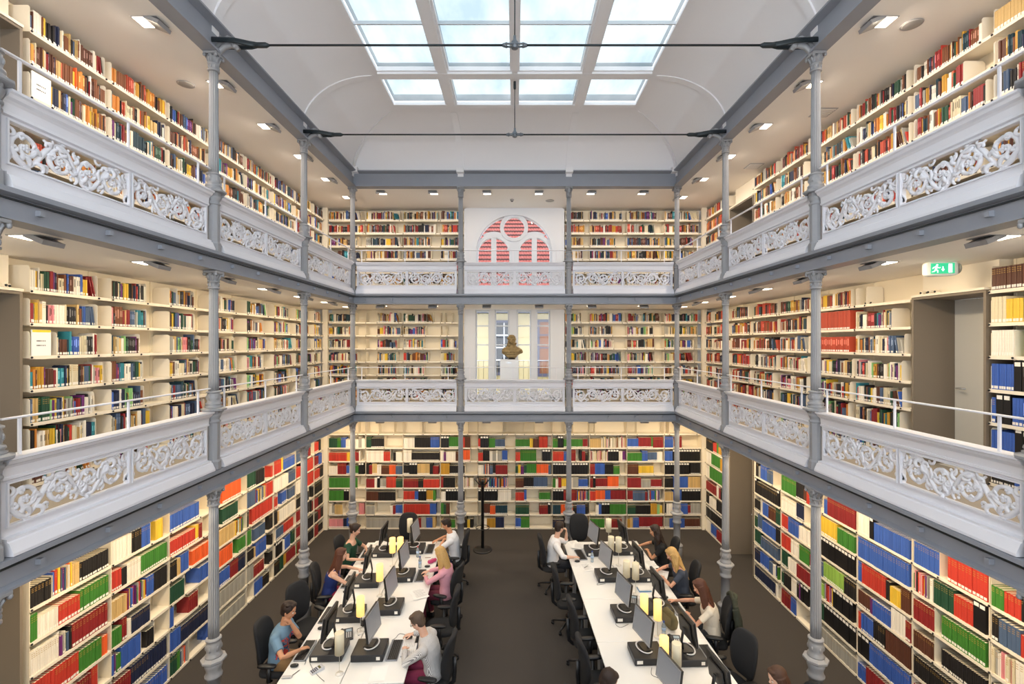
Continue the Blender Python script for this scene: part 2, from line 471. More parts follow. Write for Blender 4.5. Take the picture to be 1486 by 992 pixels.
# roof shell closing the rest
b = MB()
b.box(-XW-.5, -FX-.01, Y0-.2, YW+.4, 10.22, 10.3); b.box(FX+.01, XW+.5, Y0-.2, YW+.4, 10.22, 10.3)
b.box(-FX-.01, FX+.01, YF, YW+.4, 10.22, 10.3); b.box(-FX-.01, FX+.01, Y0-.2, SKY0, 10.22, 10.3)
struct(b.build('ceiling_roof', M_cove))
# ---- top beams (I section) and lower balcony beams
def run_beam(b, y_poly, seg, mi=0):
    """extrude profile (outward distance from the atrium, z) along one side: seg = ('L'|'R'|'B')"""
    for (y0, y1) in [(Y0, 11.27)]:
        if seg == 'L': b.prism([(-W-d, z) for d, z in y_poly], y0, y1, mi, 'y')
        if seg == 'R': b.prism([(W+d, z) for d, z in y_poly], y0, y1, mi, 'y')
    if seg == 'B': b.prism([(11.27+d, z) for d, z in y_poly], -W, W, mi, 'x')
tn = 2
for s_ in 'LRB':
    b = MB()
    run_beam(b, [(-.10, 8.885), (.10, 8.885), (.10, 8.915), (.03, 8.94), (.03, 9.2), (.02, ZB-.01), (-.13, ZB-.01), (-.13, 9.235), (-.02, 9.21), (-.02, 8.94), (-.10, 8.915)], s_)
    struct(b.build('trim_%d' % tn, M_grey)); tn += 1
for lv in (1, 2):
    z = CE[lv-1]
    for s_ in 'LRB':
        b = MB()
        run_beam(b, [(-.09, z-.0), (.13, z-.0), (.13, z+.24), (-.10, z+.24), (-.10, z+.20), (-.03, z+.185), (-.03, z+.03), (-.09, z+.02)], s_)
        run_beam(b, [(-.055, z+.16), (-.03, z+.16), (-.03, z+.172), (-.055, z+.172)], s_, 1)
        # small bolted lugs
        L_ = [(-1, k) for k in np.arange(1.2, 11.2, .65)] if s_ in 'LR' else [(0, k) for k in np.arange(-3.6, 3.7, .65)]
        for _, k in L_:
            if s_ == 'B': b.box(k-.02, k+.02, 11.27-.075, 11.27-.03, z+.085, z+.13, 0)
            else:
                sg = -1 if s_ == 'L' else 1; q = sorted((sg*(W-.075), sg*(W-.03))); b.box(q[0], q[1], k-.02, k+.02, z+.085, z+.13, 0)
        struct(b.build('trim_%d' % tn, [M_grey, M_dark])); tn += 1
hd = 40
for sd in (-1, 1):
    for (y0, y1, z0, z1) in DOORS[sd]:
        top = {0: CE[0]-.002, 3.56: CE[1]-.002, 6.37: CE[2]-.002}[z0]
        b = MB()
        xs = sorted((sd*5.40, sd*(XW-.002))); b.box(xs[0], xs[1], y0+.002, y1-.002, z1+.03, top)
        xs = sorted((sd*5.235, sd*(XW-.002))); b.box(xs[0], xs[1], y0+.002, y1-.002, z1+.001, z1+.03)
        struct(b.build('trim_%d' % hd, M_shelf)); hd += 1

# ================================================================ scroll panel
PW, PH = 1.12, .32
def scroll_panel_mesh():
    b = MB()
    def spiral(cx, cz, r0, a0, turns, dr, ra=.022, rb=.012, n=26, y=0):
        pts = []; rad = []
        for i in range(n+1):
            t = i/n; a = a0+dr*2*PI*turns*t; r = r0*(1-t)**.8*.93+.012
            pts.append((cx+r*math.cos(a), y-.010*math.sin(PI*t), cz+r*math.sin(a))); rad.append(ra*(1-t)+rb*t)
        b.tube(pts, rad, 7, up=(0, 1, 0))
        b.sq(pts[-1], (.017, .013, .017), nu=8, nv=5)
        return pts
    def leaf(x, z, a, L, wd, curl=1.0, y=-.004, n=9):
        pts = []; rad = []; px, pz = x, z; aa = a
        for i in range(n+1):
            t = i/n
            pts.append((px, y-.012*math.sin(PI*t), pz))
            wv = wd*1.08*(math.sin(PI*min(1, t*.8+.12)))**.8*(1-.35*t)+.002
            if t > .85: wv *= 1.25
            rad.append((.007, wv))
            px += math.cos(aa)*L/n; pz += math.sin(aa)*L/n; aa += curl*1.9/n*(1+.9*t)
        b.tube(pts, [(r0*1.35, r1) for r0, r1 in rad], 6, up=(0, 1, 0))
        b.sq((px, y-.006, pz), (.015, .011, .015), nu=7, nv=4)
    def clampz(z): return max(.014, min(PH-.014, z))
    # main vine: an undulating stem under and over four volutes
    cs = [(.145, .165, .122, 1), (.435, .155, .108, -1), (.70, .165, .105, 1), (.965, .155, .118, -1)]
    N = 70; pts = []; rad = []
    for i in range(N+1):
        t = i/N; x = .02+t*(PW-.04)
        z = PH/2-.137*math.cos(2*PI*(x-.145)/.545)*1.0
        pts.append((x, -.004-.006*math.sin(t*20), clampz(z))); rad.append(.019+.004*math.sin(t*31))
    b.tube(pts, rad, 8, up=(0, 1, 0))
    for (cx, cz, r0, s_) in cs:
        a0 = -PI/2 if s_ > 0 else PI/2
        a0 = {1: R(-95), -1: R(95)}[s_]
        P = spiral(cx, cz, r0, a0, 1.45, -s_)
        for k, q in enumerate((.14, .30, .48)):
            i = int(q*26); p = P[i]; d = math.atan2(p[2]-cz, p[0]-cx)
            leaf(p[0], p[2], d+s_*(-1.1), .075*(1-.3*q), .018, -s_*1.3)
            leaf(p[0], p[2], d+PI-s_*.7, .06*(1-.4*q), .015, s_*1.2, y=-.012)
        # rosette
        for k in range(5):
            a = k*2*PI/5+cx*9; b.sq((cx+.022*math.cos(a), -.014, cz+.022*math.sin(a)), (.015, .009, .015), nu=7, nv=4)
        b.sq((cx, -.02, cz), (.012, .01, .012), nu=8, nv=5)
    # leaves springing from the stem into the corners
    rnd = random.Random(3)
    for i in range(24):
        t = (i+.5)/24; k = int(t*N); p = pts[k]; q = pts[min(N, k+1)]
        d = math.atan2(q[2]-p[2], q[0]-p[0]); sgn = 1 if i % 2 else -1
        L = .085+rnd.random()*.04
        a = d+sgn*(.75+rnd.random()*.5)
        ex, ez = p[0]+L*math.cos(a), p[2]+L*math.sin(a)
        if ez < .0 or ez > PH: L *= .55
        if ex < .01 or ex > PW-.01: continue
        leaf(p[0], p[2], a, L, .021, sgn*(-.7 if rnd.random() < .5 else 1.1), y=-.006-.008*rnd.random())
    # small end curls touching the frame
    for (x, z, a, c) in [(.02, .03, 1.2, 1.7), (.03, .29, -.6, -1.7), (PW-.02, .03, 2.0, -1.7), (PW-.03, .29, 3.7, 1.7), (.29, .02, 2.4, -1.8), (.29, .30, -.9, 1.4), (.565, .30, 3.9, 1.6), (.565, .02, .8, 1.6), (.83, .30, -2.2, -1.6), (.83, .02, .8, 1.7)]:
        leaf(x, z, a, .13, .014, c)
    # clamp everything inside the opening (touching the frame)
    b.v = [(min(max(x, .001), PW-.001), min(max(y, -.04), .02), min(max(z, .001), PH-.001)) for x, y, z in b.v]
    return b.mesh('scroll_panel', M_white)
ME_SCROLL = scroll_panel_mesh()
# mirrored panel
ME_SCROLL2 = ME_SCROLL.copy(); ME_SCROLL2.name = 'scroll_panel'
for v in ME_SCROLL2.vertices: v.co.x = PW-v.co.x
ME_SCROLL2.flip_normals()

# ================================================================ balcony fronts (local x along, -y towards the atrium, z from the underside)
def balcony_meshes():
    H = .755; L0, L1 = .096, 2.504
    b = MB()   # pierced frame
    o = [(.15, .15+PW), (1.33, 1.33+PW)]; z0, z1 = .215, .535
    y0, y1 = .015, .06
    b.box(L0, L1, y0, y1, .10, z0); b.box(L0, L1, y0, y1, z1, .66)
    b.box(L0, o[0][0], y0, y1, z0, z1); b.box(o[0][1], o[1][0], y0, y1, z0, z1); b.box(o[1][1], L1, y0, y1, z0, z1)
    for (a, c) in o:   # bead around each opening
        q = .016
        for (x0, x1, za, zb) in [(a-q, c+q, z0-q, z0-.002), (a-q, c+q, z1+.002, z1+q), (a-q, a-.002, z0-.002, z1+.002), (c+.002, c+q, z0-.002, z1+.002)]:
            b.box(x0, x1, y0-.016, y0-.001, za, zb)
    frame = b.mesh('panel_frame', M_white)
    b = MB()   # cornice
    b.prism([(-.075, .755), (-.075, .735), (-.055, .725), (-.045, .70), (-.02, .685), (-.005, .665), (0.0, .60), (-.008, .595), (-.008, .575), (.012, .565), (.07, .565), (.07, .74), (.09, .755)][::-1], L0, L1, 0)
    corn = b.mesh('cornice', M_white)
    b = MB()   # sloping base board
    b.prism([(-.085, .0), (-.085, .022), (-.05, .10), (-.035, .108), (-.035, .128), (.012, .135), (.06, .135), (.06, 0)][::-1], L0, L1, 0)
    base = b.mesh('base_board', M_white)
    return frame, corn, base
BAL = balcony_meshes()
b = MB()
b.cbox(0.075, 2.525, -.018, .018, 0, .016, .004); RAIL = b.mesh('rail', M_white)
b = MB(); b.box(-.009, .009, -.009, .009, 0, .282); POST = b.mesh('post', M_white)
where = {('L', k): 'opposite the exit wall' for k in range(9)}
ORD = ['', '1st', '2nd', '3rd', '4th', '5th', '6th', '7th', '8th', '9th', '10th', '11th', '12th', '13th', '14th', '15th', '16th', '17th', '18th', '19th', '20th', '21st', '22nd', '23rd', '24th', '25th', '26th', '27th', '28th', '29th', '30th']+['%dth' % i for i in range(31, 60)]
LV = {1: 'lower', 2: 'upper'}
def balcony(lv, side, k, ox, oy, rz):
    desc = {'L': 'opposite the exit sign', 'R': 'on the exit sign side', 'B': 'on the window side'}[side]
    pos = ORD[k]+(' bay from window end' if side != 'B' else ['', ' bay, beside blank arched corner', ' bay, before the windows', ' bay, towards exit sign'][k])
    if side == 'B': pos = ['', 'away from exit sign', 'middle bay before windows', 'nearer exit sign'][k]
    z = FZ[lv]
    e = empty('balcony_front', (ox, oy, z), rz); tag(e, 'white pierced balcony front, %s gallery %s, %s' % (LV[lv], desc, pos), 'balcony', 'pierced balcony fronts')
    link('panel_frame', BAL[0], e); link('cornice', BAL[1], e); link('base_board', BAL[2], e)
    link('scroll_panel', ME_SCROLL, e, (.15, .04, .215)); link('scroll_panel', ME_SCROLL2, e, (1.33, .04, .215))
    r = empty('handrail', (ox, oy, z+.757), rz); tag(r, 'thin white handrail, %s gallery %s, %s' % (LV[lv], desc, pos), 'handrail', 'thin handrails')
    link('rail', RAIL, r, (0, .0, .282))
    for x in (.22, 1.26, 2.30): link('post', POST, r, (x, 0, 0))
for lv in (1, 2):
    for k in range(4):
        balcony(lv, 'L', k+1, -W, YC[3-k], PI/2)        # x->+Y, y->-X (into the gallery)
        balcony(lv, 'R', k+1, W, YC[3-k]+2.6, -PI/2)
    for k in range(3): balcony(lv, 'B', k+1, XB[k], 11.27, 0)

# ================================================================ columns
def col_parts():
    P = {}
    b = MB()
    b.lathe([(.125, 0), (.125, .24), (.118, .26), (.118, .28), (.138, .285), (.138, .305), (.115, .325), (.09, .345), (.08, .36), (.08, .83), (.10, .835), (.104, .86), (.09, .885), (.085, .92), (.10, .97), (.11, 1.03)], 28)
    b.lathe([(.118, 1.025), (.15, 1.05), (.15, 1.075), (.11, 1.10)], 8, sm=False, rot=PI/8)
    b.lathe([(.10, 1.095), (.10, 1.12), (.082, 1.14), (.08, 1.18), (.092, 1.22), (.085, 1.27), (.072, 1.30), (.092, 1.31), (.092, 1.33), (.072, 1.345)], 28)
    for i in range(6):  # foliage on the urn
        a = i*PI/3
        b.sq((.084*math.cos(a), .084*math.sin(a), 1.215), (.016, .016, .035), nu=8, nv=5)
    P['base'] = b.mesh('base', M_grey2)
    def shaft(z0, z1, r0, r1):
        b = MB(); n = 8
        b.lathe([(r0+(r1-r0)*i/n, z0+(z1-z0)*i/n) for i in range(n+1)], 96, flutes=16, fd=.16)
        return b.mesh('shaft', M_grey2)
    P['sg'] = shaft(1.345, 3.04, .066, .056)
    def capital(z0, z1, r):
        h = z1-z0; b = MB()
        b.lathe([(r, z0), (r*1.28, z0+.004), (r*1.28, z0+.02), (r*1.02, z0+.026), (r*1.02, z0+h*.36), (r*1.3, z0+h*.38), (r*1.3, z0+h*.44), (r*1.06, z0+h*.47), (r*1.1, z0+h*.6), (r*1.35, z0+h*.78), (r*1.5, z0+h*.86)], 28)
        for i in range(8):
            a = i*PI/4+PI/8
            pts = [(r*1.08*math.cos(a), r*1.08*math.sin(a), z0+h*.47), (r*1.25*math.cos(a), r*1.25*math.sin(a), z0+h*.66), (r*1.62*math.cos(a), r*1.62*math.sin(a), z0+h*.80), (r*1.6*math.cos(a), r*1.6*math.sin(a), z0+h*.72)]
            b.tube(pts, [.009, .013, .012, .006], 6)
        for i in range(8):
            a = i*PI/4
            b.sq((r*1.1*math.cos(a), r*1.1*math.sin(a), z0+h*.24), (.010, .010, .026), nu=6, nv=4)
        q = r*1.62
        b.cbox(-q, q, -q, q, z0+h*.86, z1-.001, .006)
        for i in range(4):
            a = i*PI/2+PI/4
            b.sq((q*1.2*math.cos(a), q*1.2*math.sin(a), z0+h*.80), (.02, .02, .024), nu=8, nv=5)
        return b.mesh('capital', M_grey2)
    P['cg'] = capital(3.04, 3.27, .057)
    # one gallery storey, z relative to the front underside
    b = MB()   # pedestal
    b.lathe([(.085, 0), (.085, .10), (.07, .125)], 8, sm=False, rot=PI/8)
    b.lathe([(.07, .12), (.07, .60)], 8, sm=False, rot=PI/8)
    b.lathe([(.068, .60), (.08, .61), (.08, .625), (.066, .635), (.066, .65), (.074, .665), (.085, .69), (.088, .72)], 24)
    P['ped'] = b.mesh('pedestal', M_grey2)
    b = MB()   # flared plate and urn
    b.lathe([(.08, .72), (.085, .756), (.14, .7575), (.15, .766), (.15, .785), (.105, .80)], 8, sm=False, rot=PI/8)
    b.lathe([(.10, .795), (.104, .815), (.082, .825), (.096, .84), (.092, .86), (.072, .87), (.078, .90), (.082, .93), (.074, .975), (.068, .985), (.086, .99), (.086, 1.005), (.066, 1.015)], 28)
    for i in range(6):
        a = i*PI/3; b.sq((.076*math.cos(a), .076*math.sin(a), .925), (.014, .014, .03), nu=8, nv=5)
    P['urn'] = b.mesh('urn', M_grey2)
    P['s'] = shaft(1.015, 2.33, .06, .053)
    P['c'] = capital(2.33, 2.565, .054)
    # console bracket carrying the tie rod, scrolling towards -y
    b = MB()
    b.tube([(0, -.02, -.04), (0, -.05, .0), (0, -.08, .06), (0, -.14, .115), (0, -.22, .135), (0, -.29, .12), (0, -.315, .09), (0, -.29, .075)], [.03, .034, .036, .034, .032, .028, .02, .012], 10)
    b.tube([(0, -.03, .10), (0, -.11, .2), (0, -.19, .235), (0, -.24, .22), (0, -.25, .19)], [.028, .03, .028, .022, .014], 10)
    b.tube([(-.05, -.29, .115), (.05, -.29, .115)], .034, 10)
    P['br'] = b.mesh('bracket', M_grey2)
    return P
CP = col_parts()
COLS = []
for (x, y, lab) in [(-3.9, 11.27, 'corner by the window wall, opposite exit sign side'), (-1.3, 11.27, 'window side, behind the man in white T-shirt'), (1.3, 11.27, 'window side, behind the white-shirted man at far desk'), (3.9, 11.27, 'corner by the window wall on exit sign side'),
                    (-3.9, 8.67, 'next to the blue-topped woman, opposite exit sign'), (-3.9, 6.07, 'by the man in blue T-shirt, opposite exit sign'), (-3.9, 3.47, 'at the picture edge, opposite exit sign'),
                    (3.9, 8.67, 'behind the woman in cream blouse'), (3.9, 6.07, 'on exit sign side, second along from the window corner'), (3.9, 3.47, 'at the picture edge on exit sign side')]:
    rz = 0 if y > 11 and abs(x) < 2 else (PI/2 if x < 0 else -PI/2)
    e = empty('iron_column', (x, y, 0), rz); tag(e, 'grey fluted iron column, '+lab, 'column', 'fluted iron columns', 'thing')
    link('base', CP['base'], e); link('shaft', CP['sg'], e); link('capital', CP['cg'], e)
    for lv in (1, 2):
        z = FZ[lv]
        link('pedestal', CP['ped'], e, (0, 0, z)); link('urn', CP['urn'], e, (0, 0, z)); link('shaft', CP['s'], e, (0, 0, z)); link('capital', CP['c'], e, (0, 0, z-.01+.005))
    if y < 11: link('bracket', CP['br'], e, (0, 0, 8.86))
# tie rods with forked ends, turnbuckle and hanger
for y, lab in ((6.07, 'closest to the viewer'), (8.67, 'closer to the windows'), (3.47, 'out above the viewer')):
    if y < 4: continue
    z = 9.0
    e = empty('tie_rod', (0, y, z)); tag(e, 'dark iron tie rod spanning the atrium, the one '+lab, 'tie rod', 'roof tie rods')
    for sx in (-1, 1):
        b = MB()
        b.tube([(sx*3.2, 0, 0), (sx*.14, 0, 0)], .014, 8); b.build('rod', M_dark, e)
        b = MB()
        for sy in (-1, 1):
            b.tube([(sx*3.89, sy*.075, .03), (sx*3.6, sy*.072, .02), (sx*3.42, sy*.035, .0), (sx*3.34, sy*.01, 0)], [(.035, .012)]*4, 8, up=(0, 0, 1))
        b.tube([(sx*3.40, 0, 0), (sx*3.36, 0, 0), (sx*3.22, 0, 0), (sx*3.18, 0, 0)], [.02, .034, .034, .016], 10); b.build('fork', M_dark, e)
    b = MB()
    for sx in (-1, 1):
        b.tube([(sx*.16, 0, 0), (sx*.10, 0, 0)], [.02, .036], 10)
        b.tube([(sx*.12, sx*.0-.03, 0), (0, -.034, 0), ], .012, 8); b.tube([(sx*.12, .03, 0), (0, .034, 0)], .012, 8)
    b.lathe([(.03, -.05), (.045, -.04), (.045, .04), (.03, .05), (.018, .09), (.018, .12)], 12); b.build('turnbuckle', mat('grey iron', '6f757c', .4, .4), e)
    b = MB(); b.tube([(0, 0, .1), (0, 0, ZS-z-.16)], .008, 6); b.lathe([(.02, ZS-z-.2), (.026, ZS-z-.17), (.026, ZS-z-.062)], 8); b.build('hanger_rod', M_dark, e)

# ================================================================ ceiling lights
M_lamp = mat('lit lamp face', 'fff4e0', .5, emit='fff0d8', estr=9)
M_flap = mat('lamp flap grey', 'a4a4a6', .4, .3)
b = MB()   # recessed square with a tilted reflector flap, light side towards -x
b.box(-.15, .15, -.105, .105, -.006, -.001); LF = b.mesh('trim_plate', M_flap)
b = MB(); b.box(-.135, .02, -.09, .09, -.010, -.0065); LD = b.mesh('diffuser', M_lamp)
b = MB(); Mx = Matrix.Translation((.10, 0, -.035)) @ Matrix.Rotation(R(22), 4, 'Y'); b.box(-.105, .075, -.1, .1, -.022, .022, 0, Mx)
LFp = b.mesh('reflector_flap', M_flap)
nl = 0
WARM = (1.0, .80, .55)
def ceiling_light(x, y, lv, rz, lab, power, out):
    e = empty('ceiling_light', (x, y, CE[lv]), rz); tag(e, lab, 'ceiling light', 'gallery ceiling downlights')
    link('trim_plate', LF, e); link('diffuser', LD, e); link('reflector_flap', LFp, e)
    l = bpy.data.lights.new('lamp', 'AREA'); l.shape = 'RECTANGLE'; l.size = .15; l.size_y = .17; l.energy = power; l.color = WARM if lv < 2 else (1, .84, .68)
    lo = bpy.data.objects.new('lamp', l); COL.objects.link(lo); lo.parent = e; lo.location = (-.06, 0, -.014); lo.rotation_euler = (0, R(out), 0)
PWR = {0: LPOW0, 1: LPOW1, 2: LPOW2}
names = {0: 'ground floor', 1: 'lower gallery', 2: 'upper gallery'}
for lv in (0, 1, 2):
    for k in range(-3, 8):
        y = 10.66+1.31*.0-1.29*k if False else 11.97-1.31*k+.0
        y = 10.70-1.31*(k-1)
        if y < 0.2 or y > 12.2: continue
        if k < 1 and y > 12.2: continue
        ix = k+1
        for sx in (-1, 1):
            ceiling_light(sx*4.25, y, lv, 0 if sx < 0 else PI, 'square tilting ceiling light, %s %s, %s from window wall' % (names[lv], 'exit sign side' if sx > 0 else 'opposite exit sign', ORD[ix]), PWR[lv], 14)
    for i, x in enumerate((-3.3, -2.02, -.69, .6, 1.9, 3.18)):
        ceiling_light(x, 11.63, lv, -PI/2, 'square tilting ceiling light, %s window side, %s across towards exit sign' % (names[lv], ORD[i+1]), PWR[lv]*(.85 if abs(x) > 1 else .3), 10)
# round ceiling speakers
for (x, y, lab) in [(-4.75, 6.77, 'opposite exit sign'), (4.66, 5.5, 'on exit sign side'), (.92, 12.3, 'in front of the arched window')]:
    e = empty('ceiling_speaker', (x, y, CE[2])); tag(e, 'round flat ceiling speaker, upper gallery '+lab, 'speaker', 'round ceiling speakers')
    b = MB(); b.lathe([(.095, -.001), (.10, -.006), (.085, -.012), (.0001, -.012)], 28); b.build('grille', mat('speaker grey', 'a9a6a2', .6), e)
    b = MB(); b.lathe([(.10, -.0005), (.112, -.004), (.112, -.007), (.101, -.0075)], 28); b.build('rim', M_flap, e)
e = empty('smoke_detector', (-.07, 12.2, CE[2])); tag(e, 'small white smoke detector before the arched window', 'smoke detector')
b = MB(); b.lathe([(.05, -.001), (.05, -.02), (.035, -.045), (.02, -.05)], 20); b.build('housing', M_flap, e)
b = MB(); b.lathe([(.028, -.0495), (.026, -.058)], 14); b.build('sensor', M_knob, e)
# ceiling air vents over the exit side of the upper gallery
for (x, y) in ((5.0, 7.6), (5.05, 9.9)):
    e = empty('air_vent', (x, y, CE[2])); tag(e, 'slotted square air vent in upper ceiling, %s' % ('above the book rows mid hall' if y < 9 else 'above the doorway'), 'air vent', 'slotted ceiling vents')
    b = MB(); b.box(-.15, .15, -.15, .15, -.008, -.001); b.build('frame', M_flap, e)
    b = MB()
    for q in range(6): b.box(-.13, .13, -.125+q*.045, -.105+q*.045, -.014, -.0085)
    b.build('slats', M_ceil, e)

# ================================================================ bookcases and books
PAL = dict(r='c23a2c', R='8d2426', o='e8622c', g='3f7f2e', G='1f4a35', b='3a5fb0', B='1d2644', k='1f1c1c', n='5b3424', t='cfae72', d='c1902f', y='e3bd3c', w='efe8da', s='a9a69c', P='dc8d92', p='6b2a6e', L='93bb52', S='4d617f', T='1d3b47', l='8cc07a', a='2f8593', e='dcd0b0', c='b5472f', h='7d4a2c', i='c97f30')
CN = dict(r='red', R='dark red', o='orange', g='green', G='dark green', b='blue', B='navy', k='black', n='brown', t='tan', d='ochre', y='yellow', w='white', s='grey', P='pink', p='purple', L='light green', S='slate blue', T='dark teal', l='pale green', a='teal', e='cream', c='rust red', h='chestnut brown', i='amber')
PALL = {k: hx(v) for k, v in PAL.items()}
def bookmat(ch):
    return mat('book cloth '+CN[ch], PAL[ch], .55, noise=.08, nscale=60, bump=.1, bscale=300)
M_pages = mat('book pages', 'e9dfc6', .85)
M_tag = mat('spine sticker', 'f2efe6', .7)
M_gold = mat('gilt lettering', 'b8944a', .4, .3)
BOOKS = []   # dict(P frame, s, t, h, d, z, set, ch, style, lean)
class Frame:
    def __init__(s, O, u, n): s.O = O; s.u = u; s.n = n; s.rz = math.atan2(u[1], u[0])
    def pt(s, a, d, z): return (s.O[0]+s.u[0]*a+s.n[0]*d, s.O[1]+s.u[1]*a+s.n[1]*d, z)
LEVZ = {0: [2.64, 2.257, 1.887, 1.52, 1.152, .793, .417, .045], 1: [5.72, 5.36, 5.0, 4.635, 4.27, 3.94, 3.605], 2: [8.54, 8.18, 7.82, 7.46, 7.10, 6.76, 6.415]}
CASE_CACHE = {}
def plate_mesh(h, key={}):
    if h in key: return key[h]
    b = MB()
    b.prism([(.012, .001), (.27, .001), (.27, h-.03), (.24, h), (.03, h), (.012, h-.02)], -.002, .002)
    b.box(.0025, .06, .02, .20, .0002, .0008)
    b.sq((0, -.012, -.014), (.012, .010, .012), nu=10, nv=6, mi=1); b.box(-.004, .004, -.004, .012, -.02, .002, 0)
    key[h] = b.mesh('bookend', [M_shelf, M_knob]); return key[h]
def shelf_mesh(w_):
    k = ('s', round(w_, 3))
    if k not in CASE_CACHE:
        b = MB(); b.box(.004, w_-.004, .0, .285, -.022, 0); b.box(.004, w_-.004, -.003, .0, -.034, .004)
        CASE_CACHE[k] = b.mesh('shelf', M_shelf)
    return CASE_CACHE[k]
def case_body(w_, lv):
    k = ('b', round(w_, 3), lv)
    if k not in CASE_CACHE:
        z0, z1 = FL[lv], CE[lv]-.004
        if lv == 0: z1 = 3.05
        b = MB(); b.box(.0, w_, .288, .30, z0+.002, z1, 0)
        for x in (.0, w_-.025): b.box(x, x+.025, .274, .288, z0+.002, z1, 0)
        if lv == 0: b.box(0, w_, .012, .285, z0+.001, .02, 0)
        if lv == 0:
            b.box(.0, .0035, .004, .262, z0+.002, z1-.02); b.box(w_-.0035, w_, .004, .262, z0+.002, z1-.02)
        CASE_CACHE[k] = b.mesh('back_panel', M_caseback)
    return CASE_CACHE[k]
rb = random.Random(11)
MIXP = {
 'mid': 'wwwweekkkkBBRRrbSSSnnttydpaPssTGGhiel', 'mixb': 'kkkwwrRbSSBeeyoTasn', 'up': 'nnnhhkkkkBReewwttydbSGTsipaS', 'upo': 'oiicchhhttyeewtnRkknBd', 'upr': 'RRrcchhhennwwkkktidGSBsT', 'red': 'ccrhc', 'v': 'wwteesPh', 'm': 'wyrbgkRpPsoS', 'K': 'k'}
def fill_run(fr, ch, s0, s1, z, maxh, lv, key):
    """books of one run between s0 and s1"""
    rr = rb; s = s0
    series = ch not in 'mv'
    t0 = rr.choice([.026, .03, .034, .038, .044]); h0 = rr.uniform(.22, min(.305, maxh-.02)); d0 = rr.uniform(.19, .23)
    if ch == 'K': t0 = .075; h0 = min(.318, maxh-.004); d0 = .24
    style = rr.randrange(3)
    while True:
        if series: t, h, c, d = t0, h0, ch, d0
        else:
            t = rr.choice([.011, .014, .018, .022, .026, .032]); h = min(maxh-.02, rr.gauss(.225, .02)) if lv else min(maxh-.03, rr.gauss(.26, .018)); d = rr.uniform(.15, .2)
            c = ch if ch in PALL and ch != 'm' and ch != 'v' else None
            if c is None: c = rr.choice(MIXP['m' if ch == 'm' else 'v'])
        if s+t > s1+.004: break
        BOOKS.append(dict(fr=fr, s=s, t=t-.0018, h=h, d=d, z=z, set=rr.uniform(.004, .012) if series else rr.uniform(.004, .03), ch='k' if ch == 'K' else c, st=style if series else rr.randrange(3), lv=lv, binder=ch == 'K', lean=0, key=key))
        s += t
    return s
def mixed_run(fr, s0, s1, z, maxh, lv, pal, key, smax=0):
    rr = rb; s = s0; cl = 0; nmax = int((s1-s0)/.02)
    while s < s1-.012:
        if cl <= 0:
            c = rr.choice(pal); cl = rr.choice([1, 1, 1, 1, 1, 1, 2, 2, 3, 4]); t = rr.choice([.010, .012, .014, .016, .018, .022, .026, .032]); h = max(.16, min(maxh-.02, rr.gauss(.222, .022))); d = rr.uniform(.14, .2); st = rr.randrange(3)
            lean = 0
        if s+t > s1: break
        BOOKS.append(dict(fr=fr, s=s, t=t-.001, h=h, d=d, z=z, set=rr.uniform(.004, .025), ch=c, st=st, lv=lv, binder=False, lean=0, key=key)); s += t; cl -= 1
    # last books slump
    if rr.random() < .35:
        n = rr.randrange(2, 6); sl = BOOKS[-n:]
        if len(sl) == n and all(q['key'] == key and q['z'] == z for q in sl):
            a = rr.uniform(.12, .3)
            hm = max(q['h'] for q in sl)
            if s+math.tan(a)*hm+.012*n > smax: return s
            for i, q in enumerate(sl): q['lean'] = -a; q['s'] += math.tan(a)*hm+.012*i+.001
            s += math.tan(a)*hm+.012*n
    return s
def lay_flat(fr, s0, z, key, n=3):
    pass
def bookcase(fr, s0, w_, lv, rows, label, grp, fillrule=None, key=None):
    e = empty('bookcase', fr.pt(s0, 0, 0), fr.rz); tag(e, label, 'bookcase', grp)
    link('back_panel', case_body(w_, lv), e)
    zs = LEVZ[lv]
    for r, z in enumerate(zs):
        link('shelf', shelf_mesh(w_), e, (0, 0, z))
        maxh = (zs[r-1]-.036-z) if r else CE[lv]-z-.03
        if lv == 0 and r == 0: maxh = .33
        pm = plate_mesh(.33 if lv == 0 else .27)
        ends = [(.0145, 0)]
        row = rows[r] if rows else None
        k2 = (key, r)
        if isinstance(row, str):
            cw = (w_-.042)/12; i = 0
            while i < len(row):
                j = i
                while j < len(row) and row[j] == row[i]: j += 1
                if row[i] != '.':
                    sa = .020+cw*i
                    if BOOKS and BOOKS[-1]['key'] == k2 and i and row[i-1] != '.': sa = max(sa-.03, BOOKS[-1]['s']+BOOKS[-1]['t']+.002)
                    en = fill_run(fr, row[i], s0+sa if not (BOOKS and BOOKS[-1]['key'] == k2 and i and row[i-1] != '.') else max(s0+.020+cw*i-.03, BOOKS[-1]['s']+BOOKS[-1]['t']+.002), s0+.020+cw*j, z+.001, maxh, lv, k2)
                    if j < len(row)-1 and row[j] == '.': ends.append((min(w_-.015, en-s0+.004), 0))
                elif i == 0 and j < 12: ends.append((.020+cw*j-.005, 0))
                i = j
        elif row is not None:
            kind, f0, f1 = row
            en = mixed_run(fr, s0+.020+f0*w_, s0+f1*w_-.01, z+.001, maxh, lv, MIXP[kind], k2, s0+w_-.03)
            if f0 > .03: ends.append((f0*w_+.015, 0))
            if en-s0 < w_-.05: ends.append((en-s0+.005, 0))
        else:
            for _ in range(rb.choice([1, 2])): ends.append((rb.uniform(.1, w_-.1), 0))
        ends2 = []
        for a in ends:
            if all(abs(a[0]-q[0]) > .02 for q in ends2): ends2.append(a)
        for a, _ in ends2: link('bookend', pm, e, (a, 0, z))
    return e
BACK = Frame((-5.16, 12.95), (1, 0), (0, 1))
LEFT = Frame((-5.25, 5.07), (0, 1), (-1, 0))
